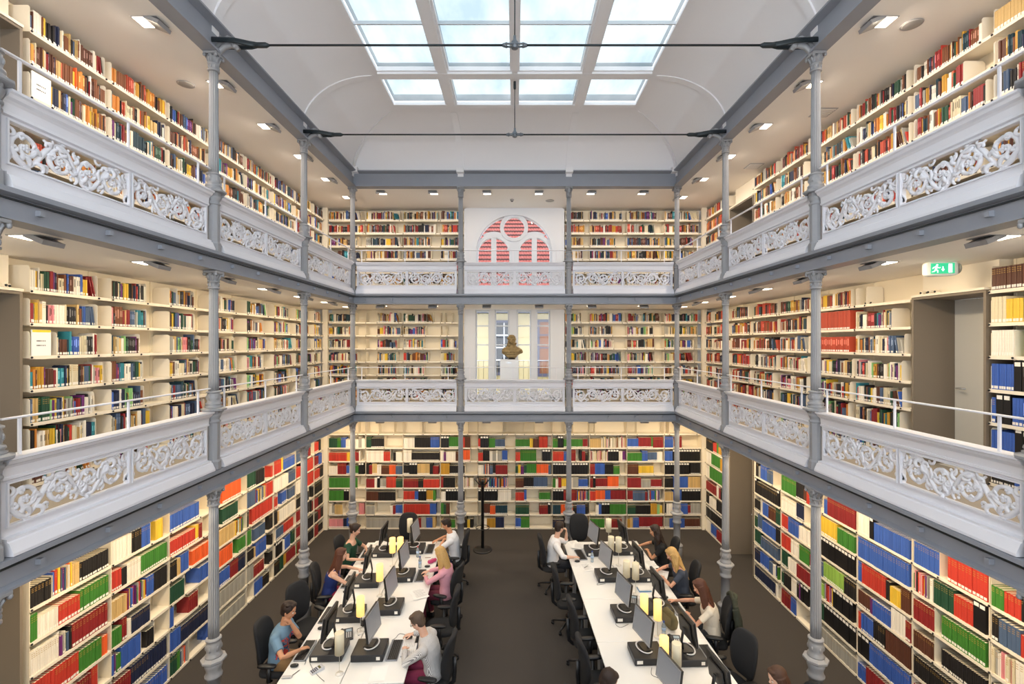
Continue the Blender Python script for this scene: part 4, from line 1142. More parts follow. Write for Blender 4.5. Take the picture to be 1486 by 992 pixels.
# ================================================================ people
SKIN = {'fair': mat('fair skin', 'e3b49a', .55), 'tan': mat('tan skin', 'cf9672', .55), 'rosy': mat('rosy skin', 'dba386', .55)}
HAIR = {k: mat(k+' hair', v, .55, noise=.3, nscale=70, bump=.5, bscale=160) for k, v in dict(black='1d1714', dark='2c1d16', brown='4a2e1e', auburn='5a3322', blonde='c9a264', grey='5b4a3c').items()}
def ik(S, T, a, b_, pole):
    S = Vector(S); T = Vector(T); d = T-S; L = d.length
    if L > (a+b_)*.995: T = S+d.normalized()*(a+b_)*.995; d = T-S; L = d.length
    x = (a*a-b_*b_+L*L)/(2*L); h = math.sqrt(max(1e-6, a*a-x*x))
    u = d.normalized(); p = Vector(pole); p = (p-u*p.dot(u)).normalized()
    return S+u*x+p*h, T
def lerp(a, b, t): return a+(b-a)*t
def person(name, hip, rz, lean, handL, handR, skin='fair', hair='brown', hairstyle='short', top='ffffff', topname='top', sleeve=.35, legs='2a2d38', headp=.35, heady=0, female=False, neckline=.0, straps=False, curlL=.5, curlR=.5, label='', extra=None, scale=1.0, glasses=False, shoe='1c1c1e', watch=False):
    hx_, hy_ = hip; ca, sa = math.cos(rz), math.sin(rz)
    def loc(p): dx, dy = p[0]-hx_, p[1]-hy_; return Vector((dx*ca+dy*sa, -dx*sa+dy*ca, p[2]))
    root = empty('person', (hx_, hy_, 0), rz)
    tag(root, label, 'person')
    sk = SKIN[skin]
    # spine
    def sp(h):   # h metres above the seat along the back
        bend = lean*min(1, h/.3)
        x = math.sin(lean)*h*.95-.03*math.sin(min(1, h/.5)*PI); z = .56+h*math.cos(lean)
        return Vector((x, 0, z))
    sw = .175 if female else .20
    prof = [(-.06, .15, .105), (.0, .172, .118), (.08, .155, .108), (.17, .135 if female else .15, .10), (.27, .145 if female else .168, .112), (.36, .155 if female else .182, .115), (.43, .150 if female else .182, .10), (.475, .11, .08), (.505, .07, .062)]
    def torso(b, off, top_i=None, bot=0, necko=0):
        pts = []; rad = []
        P = prof[bot:top_i]
        for (h, ry, rx) in P:
            pts.append(sp(h)); rad.append((ry+off, rx+off))
        b.tube(pts, rad, 20, up=(0, 1, 0))
    neck0 = sp(.48); neck1 = sp(.60)+Vector((.015, 0, 0))
    # head
    HM = Matrix.Translation(neck1+Vector((.012, 0, .01))) @ Matrix.Rotation(heady, 4, 'Z') @ Matrix.Rotation(headp, 4, 'Y')
    b = MB()
    torso(b, 0)
    b.tube([neck0-Vector((0, 0, .03)), neck0, neck1, neck1+Vector((.01, 0, .05))], [.075, .056, .05 if female else .056, .05], 14)
    # shoulders
    shL = sp(.415)+Vector((0, sw, 0)); shR = sp(.415)+Vector((0, -sw, 0))
    arms = []
    for s_, sh, hnd, curl in ((1, shL, handL, curlL), (-1, shR, handR, curlR)):
        T = loc(hnd)
        up_h = T.z > 1.0
        pole = (-.1, s_*.95, -.3) if not up_h else (.3, s_*.4, -1)
        if up_h and False: pass
        wristdir = None
        el, wr = ik(sh, T, .29, .25, pole)
        arms.append((s_, sh, el, wr, curl, up_h))
    def limb(b, P, R_, n=12): b.tube(P, R_, n)
    for s_, sh, el, wr, curl, up_h in arms:
        b.tube([sh-Vector((0, s_*.05, .0)), sh, lerp(sh, el, .4), el, lerp(el, wr, .3), lerp(el, wr, .75), wr], [.05, .052, .045, .036, .038, .029, .024] if not female else [.042, .044, .037, .031, .033, .025, .021], 12)
        b.sq(sh, (.055, .052, .055) if not female else (.047, .044, .047), nu=12, nv=8)
        # hand: palm, four fingers, thumb
        fd = (wr-el).normalized()
        if not up_h: fd = (Vector((fd.x, fd.y, 0))+Vector((0, 0, -.12))).normalized()
        side = fd.cross(Vector((0, 0, 1))).normalized()
        if up_h: side = Vector((0, -s_, 0)) if abs(fd.y) < .9 else Vector((1, 0, 0)); side = (side-fd*side.dot(fd)).normalized()
        dn_ = side.cross(fd).normalized()      # palm normal-ish
        if not up_h and dn_.z > 0: dn_ = -dn_
        if up_h and dn_.x > 0 and False: dn_ = -dn_
        inner = -s_
        # thumb side: towards the other hand
        sd_ = side if side.y*(-s_) > 0 else -side
        if abs(side.y) < .2: sd_ = side
        pc = wr+fd*.045
        b.tube([wr-fd*.005, wr+fd*.03, wr+fd*.07, wr+fd*.085], [(.014, .022), (.015, .036), (.013, .038), (.010, .034)], 10, up=dn_)
        for i, (off, L) in enumerate(((.028, .068), (.010, .076), (-.009, .071), (-.027, .056))):
            p0 = wr+fd*.078+sd_*off; f = fd.copy(); pts = [p0]
            ang = curl*(.25+.08*i)
            for k, q in enumerate((.45, .3, .25)):
                f = (f*math.cos(ang)+dn_*math.sin(ang)).normalized(); pts.append(pts[-1]+f*L*q); ang = curl*.75
            b.tube(pts, [.0085, .0085, .0078, .0065], 8)
        p0 = wr+fd*.025+sd_*.028
        b.tube([p0-sd_*.01, p0+sd_*.02+fd*.02+dn_*.005, p0+sd_*.032+fd*.045+dn_*.012, p0+sd_*.03+fd*.066+dn_*.018], [.012, .011, .0095, .0075], 8)
    # legs
    hips = [Vector((.02, .085, .545)), Vector((.02, -.085, .545))]
    knees = [Vector((.44, .12, .52)), Vector((.44, -.11, .52))]; ank = [Vector((.40, .13, .09)), Vector((.36, -.12, .09))]
    for h_, k, a in zip(hips, knees, ank):
        b.tube([h_, lerp(h_, k, .5), k, lerp(k, a, .3), a], [.088, .076, .056, .054, .036], 14)
        b.tube([a-Vector((.03, 0, .045)), a+Vector((.05, 0, -.05)), a+Vector((.17, 0, -.065))], [(.035, .035), (.032, .04), (.02, .036)], 10)
    # head mass
    H = lambda p: HM @ Vector(p)
    b.sq((0, 0, .135), (.098, .077, .098), nu=18, nv=12, M=HM)
    b.sq((.022, 0, .075), (.068, .060, .078), nu=16, nv=10, M=HM)
    b.sq((.048, 0, .022), (.028, .030, .024), nu=10, nv=6, M=HM)   # chin
    b.tube([H((.084, 0, .115)), H((.104, 0, .085)), H((.096, 0, .07))], [.008, .014, .011], 8)  # nose
    for s_ in (-1, 1):
        b.sq((.0, s_*.078, .09), (.017, .011, .030), nu=8, nv=6, M=HM)  # ears
        b.sq((.075, s_*.03, .125), (.016, .02, .010), nu=8, nv=5, M=HM)   # brow ridge
        b.sq((.062, s_*.038, .078), (.02, .018, .02), nu=8, nv=5, M=HM)   # cheeks
    remesh(b, .0072, 'body', sk, root, 1)
    # face details
    b = MB()
    for s_ in (-1, 1): b.sq((.083, s_*.031, .106), (.009, .013, .009), nu=10, nv=6, M=HM)
    b.build('eyes', mat('eye white', 'e9e4de', .3), root)
    b = MB()
    for s_ in (-1, 1): b.sq((.0895, s_*.031, .105), (.005, .006, .006), nu=8, nv=5, M=HM)
    b.build('irises', mat('dark iris', '2b1c14', .3), root)
    b = MB(); b.tube([H((.083, .022, .045)), H((.0905, 0, .046)), H((.083, -.022, .045))], [.004, .008, .004], 8); b.build('lips', mat('lips', 'a8594c', .5), root)
    b = MB()
    for s_ in (-1, 1): b.tube([H((.088, s_*.014, .126)), H((.088, s_*.032, .131)), H((.075, s_*.048, .126))], [.004, .005, .003], 6)
    b.build('eyebrows', HAIR[hair], root)
    # hair
    b = MB()
    hc = (-.012, 0, .148)
    b.sq(hc, (.103, .086, .096), nu=20, nv=14, M=HM)
    b.sq((-.04, 0, .10), (.068, .078, .085), nu=16, nv=10, M=HM)
    if hairstyle == 'short':
        b.sq((.05, .01, .20), (.045, .06, .028), nu=12, nv=8, M=HM)
        for s_ in (-1, 1): b.sq((.012, s_*.074, .125), (.018, .012, .035), nu=8, nv=6, M=HM)
        rr = random.Random(len(label))
        for k in range(14): a = rr.uniform(-1.6, 4.7); q = rr.uniform(.02, .07); b.sq((-.01+q*math.cos(a), q*math.sin(a), .225-.25*q), (.022, .018, .016), nu=7, nv=5, M=HM)
    elif hairstyle == 'bun':
        b.sq((-.115, 0, .15), (.035, .035, .035), nu=12, nv=8, M=HM)
        for s_ in (-1, 1): b.sq((.02, s_*.07, .135), (.03, .016, .05), nu=8, nv=6, M=HM)
        b.sq((.045, .02, .205), (.045, .05, .022), nu=10, nv=6, M=HM)
    else:
        wav = hairstyle == 'wavy'
        L = .40 if not wav else .34
        back = sp(.30); base = neck1
        for k in range(15):
            a = lerp(-1.0, 1.0, k/14)*PI*.66+PI
            top_ = H((.088*math.cos(a)*.9-.01, .083*math.sin(a), .15))
            mid = H((.085*math.cos(a)-.015, .088*math.sin(a), .06))
            lowp = mid+Vector((-.02+.03*math.cos(a)*.3, .012*math.sin(a), -.10))
            yy = math.sin(a)
            end = sp(.50-L*.62)+Vector((-.115+.16*max(0, math.cos(a)+.55), yy*.105, 0))
            if abs(yy) > .8: end = sp(.28)+Vector((.07, yy*.10, 0))
            pts = [top_, mid, lowp, lerp(lowp, end, .5), end]
            if wav: pts = [p+Vector((.010*math.sin(i*2+k), .012*math.cos(i*2.3+k), 0)) for i, p in enumerate(pts)]
            b.tube(pts, [.018, .022, .022, .02, .008], 8)
        b.sq((.042, .0, .205), (.05, .062, .022), nu=12, nv=6, M=HM)
    rh = remesh(b, .0062, 'hair', HAIR[hair], root, 1)
    # shirt
    mt = topmat(top)
    b = MB()
    torso(b, .02, top_i=8 if not (neckline or straps) else 7, bot=0)
    if straps:
        b = MB(); torso(b, .018, top_i=6)
        for s_ in (-1, 1):
            b.tube([sp(.33)+Vector((.115, s_*.085, 0)), sp(.44)+Vector((.075, s_*.10, .02)), sp(.455)+Vector((0, s_*.11, .03)), sp(.43)+Vector((-.09, s_*.09, .0)), sp(.33)+Vector((-.12, s_*.07, 0))], [.012]*5, 8)
    else:
        if neckline:
            for s_ in (-1, 1): b.tube([sp(.40)+Vector((0, s_*.11, 0)), sp(.445)+Vector((0, s_*.10, .0))], [(.085, .115), (.06, .095)], 12)
        elif True:
            b.tube([sp(.40), sp(.44), sp(.475), sp(.50), sp(.52)], [(.21, .118), (.195, .112), (.15, .10), (.10, .086), (.078, .074)], 18, up=(0, 1, 0))
        for s_, sh, el, wr, curl, up_h in arms:
            Ls = sleeve
            o_ = .013 if Ls < .6 else .010
            f = .85 if female else 1
            P = [sh-Vector((0, s_*.06, .01)), sh, lerp(sh, el, .45)]; RR = [.066*f, .068*f, .061*f]
            if Ls <= .5: P += [lerp(sh, el, Ls+.3)]; RR += [.060*f]
            elif Ls <= .8: P += [el, lerp(el, wr, .25)]; RR += [.052*f, .05*f]
            else: P += [el, lerp(el, wr, .5), lerp(el, wr, .93)]; RR += [.052*f, .048*f, .037*f]
            b.tube(P, [(r) for r in RR], 12)
            b.sq(sh, (.075*f, .071*f, .074*f), nu=12, nv=8); b.tube([sp(.43)+Vector((0, s_*.06, 0)), sh+Vector((0, 0, .012))], [.068*f, .060*f], 12)
    remesh(b, .0085, topname, mt, root, 1)

    # trousers / skirt, shoes
    ml = mat('cloth '+legs, legs, .85, noise=.1, nscale=60)
    b = MB()
    torso(b, .011, top_i=3)
    for h_, k, a in zip(hips, knees, ank):
        b.tube([h_, lerp(h_, k, .5), k, lerp(k, a, .3), lerp(k, a, .93)], [.10, .087, .067, .064, .052], 14)
    remesh(b, .0095, 'trousers', ml, root, 1)
    b = MB()
    for a in ank:
        b.tube([a-Vector((.045, 0, .04)), a+Vector((.05, 0, -.043)), a+Vector((.14, 0, -.055)), a+Vector((.20, 0, -.062))], [(.046, .043), (.042, .047), (.032, .046), (.02, .036)], 12)
    sh_ = remesh(b, .008, 'shoes', mat('shoe '+shoe, shoe, .6), root, 1)
    # keep soles on the floor
    for o_ in (sh_,):
        for v in o_.data.vertices: v.co.z = max(v.co.z, .001)
    for c in root.children:
        if c.name.startswith('body'):
            for v in c.data.vertices: v.co.z = max(v.co.z, .004)
    if glasses:
        b = MB()
        for s_ in (-1, 1):
            b.tube([H((.098, s_*.033+.022*math.cos(t), .104+.017*math.sin(t))) for t in np.linspace(0, 2*PI, 13)], .0025, 6)
            b.tube([H((.096, s_*.056, .11)), H((.0, s_*.086, .105))], .0025, 6)
        b.tube([H((.098, -.011, .108)), H((.098, .011, .108))], .0025, 6)
        b.build('glasses', M_knob, root)
    if watch:
        s_, sh, el, wr, curl, up_h = arms[0]
        b = MB(); p = lerp(el, wr, .88); d = (wr-el).normalized(); b.tube([p-d*.009, p+d*.009], .0285, 14); b.build('wristwatch', M_knob, root)
    if extra: extra(root, sp, arms)
    return root
TOPS = {}
def topmat(c):
    if c in TOPS: return TOPS[c]
    if c == 'stripes':
        m = mat('striped shirt cloth', 'cfcfcf', .85); nt = m.node_tree; tc = nt.nodes.new('ShaderNodeTexCoord'); wv = nt.nodes.new('ShaderNodeTexWave'); wv.bands_direction = 'Y'; wv.inputs['Scale'].default_value = 55; wv.inputs['Distortion'].default_value = 0
        cr = nt.nodes.new('ShaderNodeValToRGB'); cr.color_ramp.elements[0].position = .35; cr.color_ramp.elements[0].color = (*hx('8d8a8c'), 1); cr.color_ramp.elements[1].position = .5; cr.color_ramp.elements[1].color = (*hx('e6e4e2'), 1)
        nt.links.new(tc.outputs['Object'], wv.inputs['Vector']); nt.links.new(wv.outputs['Fac'], cr.inputs[0]); nt.links.new(cr.outputs[0], nt.nodes['Principled BSDF'].inputs['Base Color'])
    elif c == 'print':
        m = mat('printed blue t-shirt', '6d8ca5', .85); nt = m.node_tree; tc = nt.nodes.new('ShaderNodeTexCoord')
        n = nt.nodes.new('ShaderNodeTexNoise'); n.inputs['Scale'].default_value = 13; n.inputs['Detail'].default_value = 1
        cr = nt.nodes.new('ShaderNodeValToRGB'); cr.color_ramp.interpolation = 'CONSTANT'
        e0 = cr.color_ramp.elements; e0[0].position = 0; e0[0].color = (*hx('34558a'), 1); e0[1].position = .42; e0[1].color = (*hx('6d8ca5'), 1); q = e0.new(.51); q.color = (*hx('d0433c'), 1)
        # print lives only on the chest: mask by object-space x and z
        sx = nt.nodes.new('ShaderNodeSeparateXYZ'); nt.links.new(tc.outputs['Object'], sx.inputs[0])
        def rng(out, a, b_):
            m1 = nt.nodes.new('ShaderNodeMath'); m1.operation = 'GREATER_THAN'; m1.inputs[1].default_value = a; nt.links.new(out, m1.inputs[0])
            m2 = nt.nodes.new('ShaderNodeMath'); m2.operation = 'LESS_THAN'; m2.inputs[1].default_value = b_; nt.links.new(out, m2.inputs[0])
            m3 = nt.nodes.new('ShaderNodeMath'); m3.operation = 'MULTIPLY'; nt.links.new(m1.outputs[0], m3.inputs[0]); nt.links.new(m2.outputs[0], m3.inputs[1]); return m3
        a = rng(sx.outputs[0], .03, 9); c_ = rng(sx.outputs[2], .66, .93); d = rng(sx.outputs[1], -.19, .12)
        m1 = nt.nodes.new('ShaderNodeMath'); m1.operation = 'MULTIPLY'; nt.links.new(a.outputs[0], m1.inputs[0]); nt.links.new(c_.outputs[0], m1.inputs[1])
        m2 = nt.nodes.new('ShaderNodeMath'); m2.operation = 'MULTIPLY'; nt.links.new(m1.outputs[0], m2.inputs[0]); nt.links.new(d.outputs[0], m2.inputs[1])
        mx = nt.nodes.new('ShaderNodeMix'); mx.data_type = 'RGBA'; mx.inputs[6].default_value = (*hx('6d8ca5'), 1)
        nt.links.new(m2.outputs[0], mx.inputs[0]); nt.links.new(n.outputs['Fac'], cr.inputs[0]); nt.links.new(cr.outputs[0], mx.inputs[7]); nt.links.new(mx.outputs[2], nt.nodes['Principled BSDF'].inputs['Base Color'])
    else: m = mat('top cloth '+c, c, .85, noise=.06, nscale=40, bump=.2, bscale=25)
    TOPS[c] = m; return m
DZ = .797
PEOPLE = [
 dict(name='a', hip=(-3.42, 6.8), rz=0, lean=0.15, handR=(-3.03, 6.62, DZ+.02), handL=(-3.24, 6.80, 1.07), skin='tan', hair='dark', top='print', topname='t_shirt', sleeve=.35, legs='8a6b45', headp=.22, label='man in blue printed T-shirt resting chin on hand, typing at desk', curlL=1.4),
 dict(name='b', hip=(-3.42, 9.74), rz=-.05, lean=0.08, handR=(-3.10, 9.42, DZ), handL=(-3.09, 9.80, DZ), skin='fair', hair='dark', hairstyle='bun', top='1f4a38', topname='t_shirt', sleeve=.3, legs='2c3548', female=True, neckline=.1, headp=.3, label='woman with dark hair bun in dark green top using mouse'),
 dict(name='c', hip=(-3.4, 8.58), rz=.22, lean=0.3, handR=(-2.98, 8.72, DZ+.01), handL=(-3.0, 8.98, DZ+.02), skin='fair', hair='auburn', hairstyle='long', top='1c2f6e', topname='tank_top', straps=True, legs='a32c48', female=True, headp=.1, label='long-haired woman in blue strap top leaning forward to type'),
 dict(name='d', hip=(-1.29, 10.08), rz=PI, lean=0.2, handR=(-1.70, 10.32, DZ+.02), handL=(-1.52, 10.06, .93), skin='tan', hair='dark', top='e9ebf0', topname='t_shirt', sleeve=.4, legs='2a3350', headp=.35, label='man in plain white T-shirt, arm stretched across desk', curlL=1.3),
 dict(name='e', hip=(-1.25, 8.6), rz=PI-.3, lean=0.1, handR=(-1.64, 8.92, DZ+.01), handL=(-1.66, 8.70, DZ+.01), skin='fair', hair='blonde', hairstyle='long', top='dd9fae', topname='sweater', sleeve=1, legs='6d2a3c', female=True, headp=.35, label='blonde woman in pink long-sleeved top typing'),
 dict(name='f', hip=(-1.13, 6.54), rz=PI-.15, lean=0.28, handR=(-1.52, 6.96, DZ+.03), handL=(-1.55, 6.60, DZ+.03), skin='fair', hair='grey', top='stripes', topname='shirt', sleeve=.9, legs='7c2444', headp=.45, glasses=True, watch=True, label='man with glasses in striped shirt writing in open book', curlL=1.5),
 dict(name='g', hip=(0.8, 9.84), rz=.05, lean=0.16, handR=(1.20, 9.50, DZ+.01), handL=(1.10, 10.0, 1.10), skin='fair', hair='dark', top='f0eeee', topname='shirt', sleeve=.7, legs='25262c', headp=.25, heady=.5, label='dark-haired man in white shirt with hand to his cheek', curlL=1.2),
 dict(name='h', hip=(3.07, 9.68), rz=PI-.1, lean=0.2, handR=(2.68, 10.05, DZ+.01), handL=(2.78, 9.80, DZ+.02), skin='tan', hair='dark', hairstyle='wavy', top='17181b', topname='top', sleeve=.3, legs='1b1c20', female=True, headp=.25, label='dark wavy-haired woman in black top at the far desk end'),
 dict(name='i', hip=(3.08, 8.62), rz=PI-.1, lean=0.18, handR=(2.72, 8.92, DZ+.03), handL=(2.72, 8.60, DZ+.05), skin='rosy', hair='blonde', hairstyle='wavy', top='3c4454', topname='top', sleeve=.35, legs='2a2d38', female=True, headp=.5, neckline=.1, label='blonde woman in slate blue top reading sheets of paper'),
 dict(name='j', hip=(3.12, 7.42), rz=PI-.25, lean=0.18, handR=(2.70, 7.90, DZ+.01), handL=(2.78, 7.50, DZ+.01), skin='rosy', hair='auburn', hairstyle='long', top='e8dcc8', topname='blouse', sleeve=.35, legs='22242b', female=True, headp=.4, neckline=.1, label='long-haired woman in cream blouse reaching for mouse'),
 dict(name='k', hip=(.86, 5.42), rz=0, lean=.25, handR=(1.36, 5.25, DZ+.01), handL=(1.36, 5.6, DZ+.01), skin='fair', hair='dark', top='20242c', topname='shirt', sleeve=1, legs='22242b', headp=.5, label='dark-haired head of a reader at the bottom edge before white desk'),
 dict(name='l', hip=(3.26, 5.45), rz=PI, lean=.25, handR=(2.76, 5.62, DZ+.01), handL=(2.76, 5.3, DZ+.01), skin='fair', hair='brown', hairstyle='long', top='4a2c30', topname='top', sleeve=1, legs='22242b', female=True, headp=.3, label='brown-haired head of a reader at bottom edge near empty chair'),
]
CHL = dict(a='black office chair under the man in blue T-shirt', b='black office chair under the green-topped woman', c='black office chair under the woman in blue strap top', d='black office chair under the man in white T-shirt', e='black office chair under the woman in pink', f='black office chair under the striped-shirt man', g='black office chair under the white-shirted man', h='black office chair under the woman in black top', i='black office chair under the slate-topped blonde', j='black office chair with a dark jacket hung on it', k='black office chair of the reader with dark hair at bottom edge', l='black office chair of the brown-haired reader at bottom edge')
for p in PEOPLE:
    person(**p)
    rz = p['rz']; h = p['hip']
    chair(h[0]+.0*math.cos(rz), h[1], rz, CHL[p['name']])
# dark jacket over the back of the chair of the woman in cream
j = [p for p in PEOPLE if p['name'] == 'j'][0]; rz = j['rz']; h = j['hip']
e = empty('jacket', (h[0], h[1], 0), rz); tag(e, 'dark olive jacket hung over the chair of the woman in cream', 'jacket')
b = MB()
def jx(z): return -.285-.035
b.tube([(-.30, -.235, 1.10), (-.315, -.12, 1.155), (-.315, .12, 1.155), (-.30, .235, 1.10)], [.035, .045, .045, .035], 10)
for k in range(9):
    y = -.24+.06*k
    b.tube([(-.31, y*.95, 1.14), (-.36, y*1.02, .95), (-.375-.02*math.sin(k*2), y*1.06, .70), (-.36+.02*math.cos(k*1.7), y*1.12, .42+.03*math.sin(k*3))], [(.035, .03), (.04, .026), (.042, .026), (.03, .02)], 8)
for s_ in (-1, 1):
    b.tube([(-.30, s_*.24, 1.10), (-.33, s_*.30, .92), (-.34, s_*.31, .7), (-.33, s_*.315, .5)], [.05, .055, .05, .04], 10)
jk = remesh(b, .011, 'body', mat('olive jacket cloth', '2d3226', .85, noise=.35, nscale=14, bump=.5, bscale=18), e, 2)
b = MB(); b.tube([(-.335, -.1, 1.185), (-.35, 0, 1.20), (-.335, .1, 1.185)], [.012, .02, .012], 8, flat=1.6); b.build('collar', mat('olive collar', '383d2e', .85), e)
# ================================================================ desk equipment
M_screen = mat('grey lit screen', '8e9196', .25, emit='9a9da4', estr=.12)
M_bezelS = mat('silver bezel', 'a9abb0', .35, .3)
def monitor_meshes():
    P = {}
    # local: screen faces +x ; width along y ; foot centre at origin
    T = Matrix.Translation((.015, 0, .315)) @ Matrix.Rotation(R(-8), 4, 'Y')
    b = MB(); b.cbox(-.022, .014, -.235, .235, -.175, .175, .006, 0, T); b.cbox(-.045, -.023, -.15, .15, -.11, .11, .01, 0, T); P['shell'] = b.mesh('casing', M_black)
    b = MB(); b.cbox(.0145, .018, -.235, .235, .158, .175, .001, 0, T); b.cbox(.0145, .018, -.235, .235, -.175, -.15, .001, 0, T); b.cbox(.0145, .018, -.235, -.218, -.15, .158, .001, 0, T); b.cbox(.0145, .018, .218, .235, -.15, .158, .001, 0, T); P['bezel'] = b.mesh('bezel', M_bezelS)
    b = MB(); b.box(.0145, .016, -.217, .217, -.149, .157, 0, T); P['screen'] = b.mesh('screen', M_screen)
    b = MB(); b.tube([(-.06, 0, .01), (-.075, 0, .12), (-.045, 0, .30)], [(.03, .012)]*3, 8, up=(0, 1, 0)); P['neck'] = b.mesh('stand_neck', M_black)
    b = MB(); pts = [(.10*math.cos(a)-.0, .14*math.sin(a), .008) for a in np.linspace(-2.2, 2.2, 17)]; b.tube(pts, [(.007, .011)]*17, 8); P['foot'] = b.mesh('foot_ring', mat('white foot', 'dcdde0', .3))
    b = MB(); b.cbox(-.09, .05, -.09, .09, .001, .012, .003); P['plate'] = b.mesh('foot_plate', M_black)
    return P
MP = monitor_meshes()
def monitor(x, y, z, rz, lab):
    e = empty('monitor', (x, y, z), rz); tag(e, lab, 'monitor', 'flat monitors')
    for k, n in (('shell', 'casing'), ('bezel', 'bezel'), ('screen', 'screen'), ('neck', 'stand_neck'), ('foot', 'foot_ring'), ('plate', 'foot_plate')): link(n, MP[k], e)
b = MB(); b.cbox(-.22, .22, -.19, .19, .004, .10, .006); PC_B = b.mesh('case', mat('black pc case', '23252a', .4))
b = MB(); b.box(.2205, .223, -.18, .18, .02, .09); b.box(.2231, .2245, -.12, .02, .065, .075); PC_F = b.mesh('front_panel', mat('pc front grey', '3a3d42', .4))
b = MB(); b.box(.13, .18, -.1925, -.1905, .03, .075); b.box(.11, .19, .1905, .1925, .03, .075); PC_L = b.mesh('sticker', M_tag)
b = MB()
for sx in (-.18, .18):
    for sy in (-.15, .15): b.box(sx-.015, sx+.015, sy-.015, sy+.015, 0, .0038)
PC_R = b.mesh('rubber_feet', M_knob)
def pc(x, y, z, rz, lab):
    e = empty('desktop_computer', (x, y, z), rz); tag(e, lab, 'computer', 'flat black desktop computers')
    link('case', PC_B, e); link('front_panel', PC_F, e); link('sticker', PC_L, e); link('rubber_feet', PC_R, e)
b = MB(); b.cbox(-.08, .08, -.225, .225, 0, .018, .004); b.box(-.082, -.062, -.225, .225, .0185, .022, 0); KB_B = b.mesh('frame', mat('keyboard silver', '8f9298', .4, .3))
b = MB()
for r in range(5):
    yy = -.215
    for k in range(17): b.box(.060-.026*r-.011, .060-.026*r+.011, yy+.0015, yy+.0235, .0185, .026); yy += .0253
KB_K = b.mesh('keys', M_black)
def keyboard(x, y, rz, lab, z=.7405):
    e = empty('keyboard', (x, y, z), rz); tag(e, lab, 'keyboard', 'black keyboards'); link('frame', KB_B, e); link('keys', KB_K, e)
b = MB(); b.sq((0, 0, .017), (.055, .032, .019), .8, .8, 16, 8, bend=lambda p: Vector((p.x, p.y, max(p.z, -.0165)))); MO_B = b.mesh('shell', M_black)
b = MB(); b.tube([(.022, 0, .034), (.034, 0, .031)], .004, 8); MO_W = b.mesh('scroll_wheel', M_silver)
def mouse(x, y, rz, lab):
    e = empty('computer_mouse', (x, y, .7405), rz); tag(e, lab, 'mouse', 'black computer mice'); link('shell', MO_B, e); link('scroll_wheel', MO_W, e)
# table lamps
b = MB(); b.lathe([(.058, .27), (.060, .27), (.060, .55), (.057, .55)], 28); b.lathe([(.0575, .549), (.0575, .271)], 28); L_S0 = b.mesh('lamp_shade', M_shade)
M_lit = bpy.data.materials.new('glowing lamp shade'); M_lit.use_nodes = True
nt = M_lit.node_tree; bs = nt.nodes['Principled BSDF']; bs.inputs['Base Color'].default_value = (*hx('f0d9a0'), 1); bs.inputs['Emission Color'].default_value = (1, .56, .13, 1); bs.inputs['Emission Strength'].default_value = .85; bs.inputs['Roughness'].default_value = .8
L_S1 = L_S0.copy(); L_S1.materials.clear(); L_S1.materials.append(M_lit); L_S1.name = 'lamp_shade'
b = MB(); b.lathe([(.004, .012), (.004, .30), (.006, .302), (.006, .34)], 10); L_ST = b.mesh('stem', mat('white lamp stem', 'e8e6e0', .4))
b = MB(); b.lathe([(.052, 0), (.052, .008), (.01, .014)], 24); L_B = b.mesh('base', mat('white lamp stem', ''))
b = MB(); b.lathe([(.012, .34), (.02, .38), (.022, .42), (.012, .45)], 14); L_BU = b.mesh('bulb', M_lamp); L_BU0 = b.mesh('bulb', M_paper)
def tlamp(x, y, lit, lab):
    e = empty('table_lamp', (x, y, .7405)); tag(e, lab, 'lamp', 'cylinder shade desk lamps')
    link('lamp_shade', L_S1 if lit else L_S0, e); link('stem', L_ST, e); link('base', L_B, e); link('bulb', L_BU if lit else L_BU0, e)
    if lit:
        l = bpy.data.lights.new('bulb_light', 'POINT'); l.energy = 2.2; l.color = (1, .72, .38); l.shadow_soft_size = .03
        lo = bpy.data.objects.new('bulb_light', l); COL.objects.link(lo); lo.parent = e; lo.location = (0, 0, .50)
WL = ['facing man in blue T-shirt', 'facing the empty turned chair', 'facing the woman in blue strap top', 'facing the green-topped woman']
for i, (y, ty) in enumerate(zip((6.65, 7.55, 8.6, 9.8), (0, .05, .1, 0))):
    x = -2.62-.035*i; z = .7405+.1005
    pc(x, y, .7405, PI+DA, 'black desktop computer under the monitor '+WL[i]); monitor(x-.02, y+.06, z, PI+DA+ty-.05, 'black monitor seen from behind, '+WL[i])
    keyboard(x-.37, y+(.03 if i else .05), PI+DA, 'black keyboard on desk edge '+WL[i])
WR = ['facing the striped-shirt man', 'facing the empty chair near the striped shirt', 'facing the woman in pink', 'facing the man in white T-shirt']
for i, y in enumerate((6.65, 7.75, 8.8, 9.95)):
    x = -2.05-.03*i; z = .841
    pc(x, y, .7405, DA, 'black desktop computer under the monitor '+WR[i]); monitor(x+.0, y+.06, z, DA-.12, 'grey-screened monitor '+WR[i])
    if i != 1: keyboard(x+.33, y+.06, DA, 'black keyboard on desk '+WR[i])
X1 = ['behind the dark-haired reader at bottom edge', 'with third empty chair before it', 'facing the middle empty chair', 'facing the empty chair by the white shirt', 'facing the white-shirted man']
for i, (y, x) in enumerate(((5.62, 1.90), (6.58, 1.85), (7.56, 1.80), (8.80, 1.75), (9.85, 1.70))):
    pc(x, y, .7405, PI+DA, 'black desktop computer under the monitor '+X1[i]); monitor(x-.02, y+.05, .841, PI+DA+.22, 'silver-framed monitor '+X1[i])
    if i == 4: keyboard(x-.33, y-.12, PI+DA+.1, 'black keyboard on desk beside papers of the white-shirted man')
X2 = ['near brown-haired reader at bottom edge', 'next to khaki bag and water bottle', 'facing the woman in cream blouse', 'facing the slate-topped blonde', 'facing the woman in black top']
